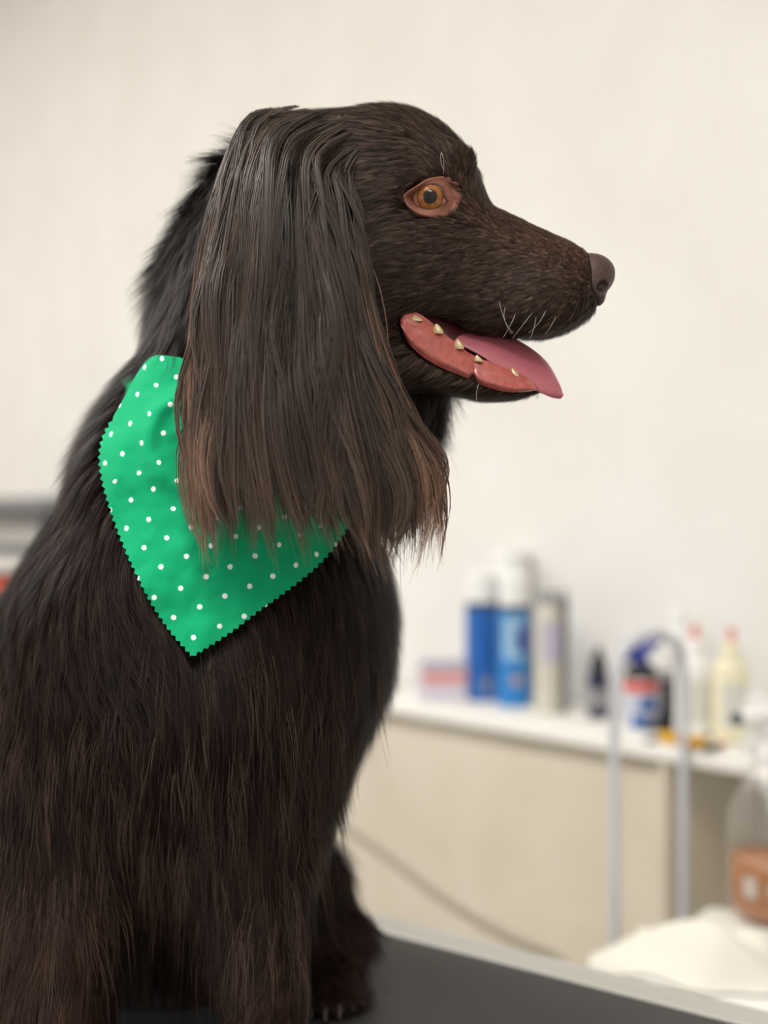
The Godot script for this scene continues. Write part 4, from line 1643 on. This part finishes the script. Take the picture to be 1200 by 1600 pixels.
	lathed("label_side", v2([r + 0.0009, 0.040, r + 0.0009, 0.066]), mat(rgb(190, 180, 170), 0.5), t, 6, f + 0.75, f + 1.1)
	lathed("label_print", v2([r + 0.0009, 0.092, r + 0.0009, 0.108]), mat(rgb(160, 142, 132), 0.5), t, 10, f - 0.3, f + 0.4)
	lathed("collar", v2([0.022, 0.198, 0.024, 0.202, 0.024, 0.222, 0.014, 0.228, 0.012, 0.236]), white, t)
	var sh := MB.new()
	sh.tube([Vector3(0, 0.226, 0), Vector3(-0.002, 0.25, 0)], 0.015, 14, 0.012)
	sh.box(Vector3(-0.006, 0.262, 0), Vector3(0.072, 0.024, 0.026), 0.007, Basis(Vector3.BACK, 0.16))
	obj("spray_head", sh.mesh(), white, t)
	obj("trigger", MB.new().tube(smooth_path([Vector3(-0.02, 0.254, 0), Vector3(-0.03, 0.238, 0), Vector3(-0.034, 0.214, 0)], 4), 0.007, 10, 0.005).mesh(), white, t)
	obj("nozzle", MB.new().tube([Vector3(-0.04, 0.258, 0), Vector3(-0.052, 0.256, 0)], 0.0075, 12).mesh(), mat(rgb(56, 78, 82), 0.4), t)

	# crumpled white towel on the low cabinet
	var rows := []
	var under := []
	var tc := at(1092, 1510, 1.495)
	tc.y = LOW
	for i in 25:
		var row := []
		for k in 25:
			var a := i / 24.0 * 2.0 - 1.0
			var b := k / 24.0 * 2.0 - 1.0
			var lift := (1.0 - pow(absf(a), 3.0)) * (1.0 - pow(absf(b), 3.0))
			var y := lift * (0.026 + 0.016 * sin(a * 3.1 + b * 1.7) + 0.014 * sin(b * 5.0 - a * 2.0)) + 0.022 * exp(-(pow(a + 0.25, 2.0) + pow(b + 0.2, 2.0)) / 0.2) * lift
			row.append(Vector3(a * (0.095 + 0.012 * sin(b * 4.0)), maxf(y, 0.0) + 0.002, b * (0.078 + 0.01 * sin(a * 5.0))))
		rows.append(row)
	rows.reverse()
	var low := []
	for row in rows:
		var l := []
		for q in row:
			l.append(Vector3(q.x, 0.0, q.z))
		l.reverse()
		low.append(l)
	var towel := MB.new().grid(rows)
	towel.grid(low)
	t = tag(obj("crumpled_towel", towel.mesh(), grain(mat(rgb(240, 238, 230), 0.95, 0.1), 0.2, rgb(236, 234, 230), rgb(255, 255, 255), 8.0, 0.1), self, tc), "crumpled white towel on the low cabinet beyond the table", "towel")
	t.rotation.y = atan2(-0.527, 0.85)

func build_rack() -> void:
	# dark rack against the wall at the far left
	var p := room(-3.05, 0, WN + 0.24)
	var t := thing("shelf_rack", p, "dark grey metal shelf rack against the wall behind the dog's back", "rack", yaw)
	var dark := mat(rgb(70, 72, 76), 0.5)
	var top := mat(rgb(120, 121, 122), 0.55)
	obj("top_board", MB.new().box(Vector3(0, 1.226, 0), Vector3(0.9, 0.03, 0.42), 0.004).mesh(), top, t)
	obj("top_rail", MB.new().box(Vector3(0, 1.203, 0.2), Vector3(0.9, 0.016, 0.02), 0.003).mesh(), dark, t)
	for y in [1.128, 0.62, 0.2]:
		obj("shelf", MB.new().box(Vector3(0, y, 0), Vector3(0.9, 0.018, 0.40), 0.003).mesh(), dark, t)
	for x in [-0.43, 0.43]:
		for z in [-0.19, 0.19]:
			obj("post", MB.new().box(Vector3(x, 0.605, z), Vector3(0.022, 1.21, 0.022), 0.003).mesh(), dark, t)
	var white := mat(rgb(232, 230, 224), 0.6)
	t = thing("storage_box", p + Basis(Vector3.UP, yaw) * Vector3(0.12, 1.137, 0.05), "low white storage box on the rack's upper shelf", "box", yaw)
	obj("tray", MB.new().box(Vector3(0, 0.024, 0), Vector3(0.5, 0.048, 0.24), 0.006).mesh(), white, t)
	obj("lid", MB.new().box(Vector3(0, 0.053, 0), Vector3(0.51, 0.010, 0.25), 0.004).mesh(), white, t)
	t = thing("white_tub", p + Basis(Vector3.UP, yaw) * Vector3(0.38, 1.241, 0.08), "small white tub on top of the dark rack", "tub", yaw)
	lathed("body", v2([0, 0, 0.026, 0, 0.028, 0.004, 0.03, 0.05, 0.03, 0.054]), white, t)
	lathed("lid", v2([0.032, 0.054, 0.032, 0.066, 0.03, 0.068, 0, 0.068]), white, t)
	t = thing("red_crate", p + Basis(Vector3.UP, yaw) * Vector3(0.1, 0.629, 0.02), "orange-red plastic crate on the rack's lower shelf behind the dog", "crate", yaw)
	var red := mat(rgb(206, 82, 58), 0.5)
	var cr := MB.new()
	cr.box(Vector3(0, 0.008, 0), Vector3(0.62, 0.016, 0.34), 0.003)
	for s in [-1.0, 1.0]:
		cr.box(Vector3(0, 0.22, s * 0.165), Vector3(0.62, 0.42, 0.012), 0.003)
		cr.box(Vector3(s * 0.305, 0.22, 0), Vector3(0.012, 0.42, 0.34), 0.003)
	obj("basin", cr.mesh(), red, t)
	var rim := MB.new()
	for s in [-1.0, 1.0]:
		rim.box(Vector3(0, 0.425, s * 0.172), Vector3(0.65, 0.02, 0.026), 0.005)
		rim.box(Vector3(s * 0.312, 0.425, 0), Vector3(0.026, 0.02, 0.34), 0.005)
	obj("rim", rim.mesh(), red, t)


const LAMP_ENERGY := 3.0

func _ready() -> void:
	rng.seed = 20
	noise.seed = 5
	noise.frequency = 0.02
	noise.fractal_octaves = 3
	var cam := Camera3D.new()
	cam.name = "camera"
	cam.near = 0.05
	cam.far = 60.0
	var lens := CameraAttributesPhysical.new()
	lens.frustum_focal_length = 12.0 / (800.0 / F)
	lens.frustum_focus_distance = 0.815
	lens.exposure_aperture = 2.0
	cam.attributes = lens
	cam.fov = rad_to_deg(2.0 * atan(800.0 / F))
	add_child(cam)
	cam.position = Vector3(0, EYE, 0)
	cam.current = true
	var we := WorldEnvironment.new()
	we.name = "environment"
	var env := Environment.new()
	var sky := Sky.new()
	var sm := ProceduralSkyMaterial.new()
	sm.sky_top_color = rgb(176, 202, 236)
	sm.sky_horizon_color = rgb(236, 240, 244)
	sm.ground_horizon_color = rgb(200, 198, 190)
	sm.ground_bottom_color = rgb(150, 146, 138)
	sm.sky_energy_multiplier = 1.0
	sky.sky_material = sm
	env.background_mode = Environment.BG_SKY
	env.sky = sky
	env.background_energy_multiplier = 3.6
	env.tonemap_mode = Environment.TONE_MAPPER_LINEAR
	env.tonemap_exposure = 1.0
	env.sdfgi_enabled = true
	env.ssao_enabled = true
	env.ssil_enabled = true
	we.environment = env
	add_child(we)

	build_room()
	build_table()
	build_ledge()
	build_rack()
	build_dog()
	build_goods()
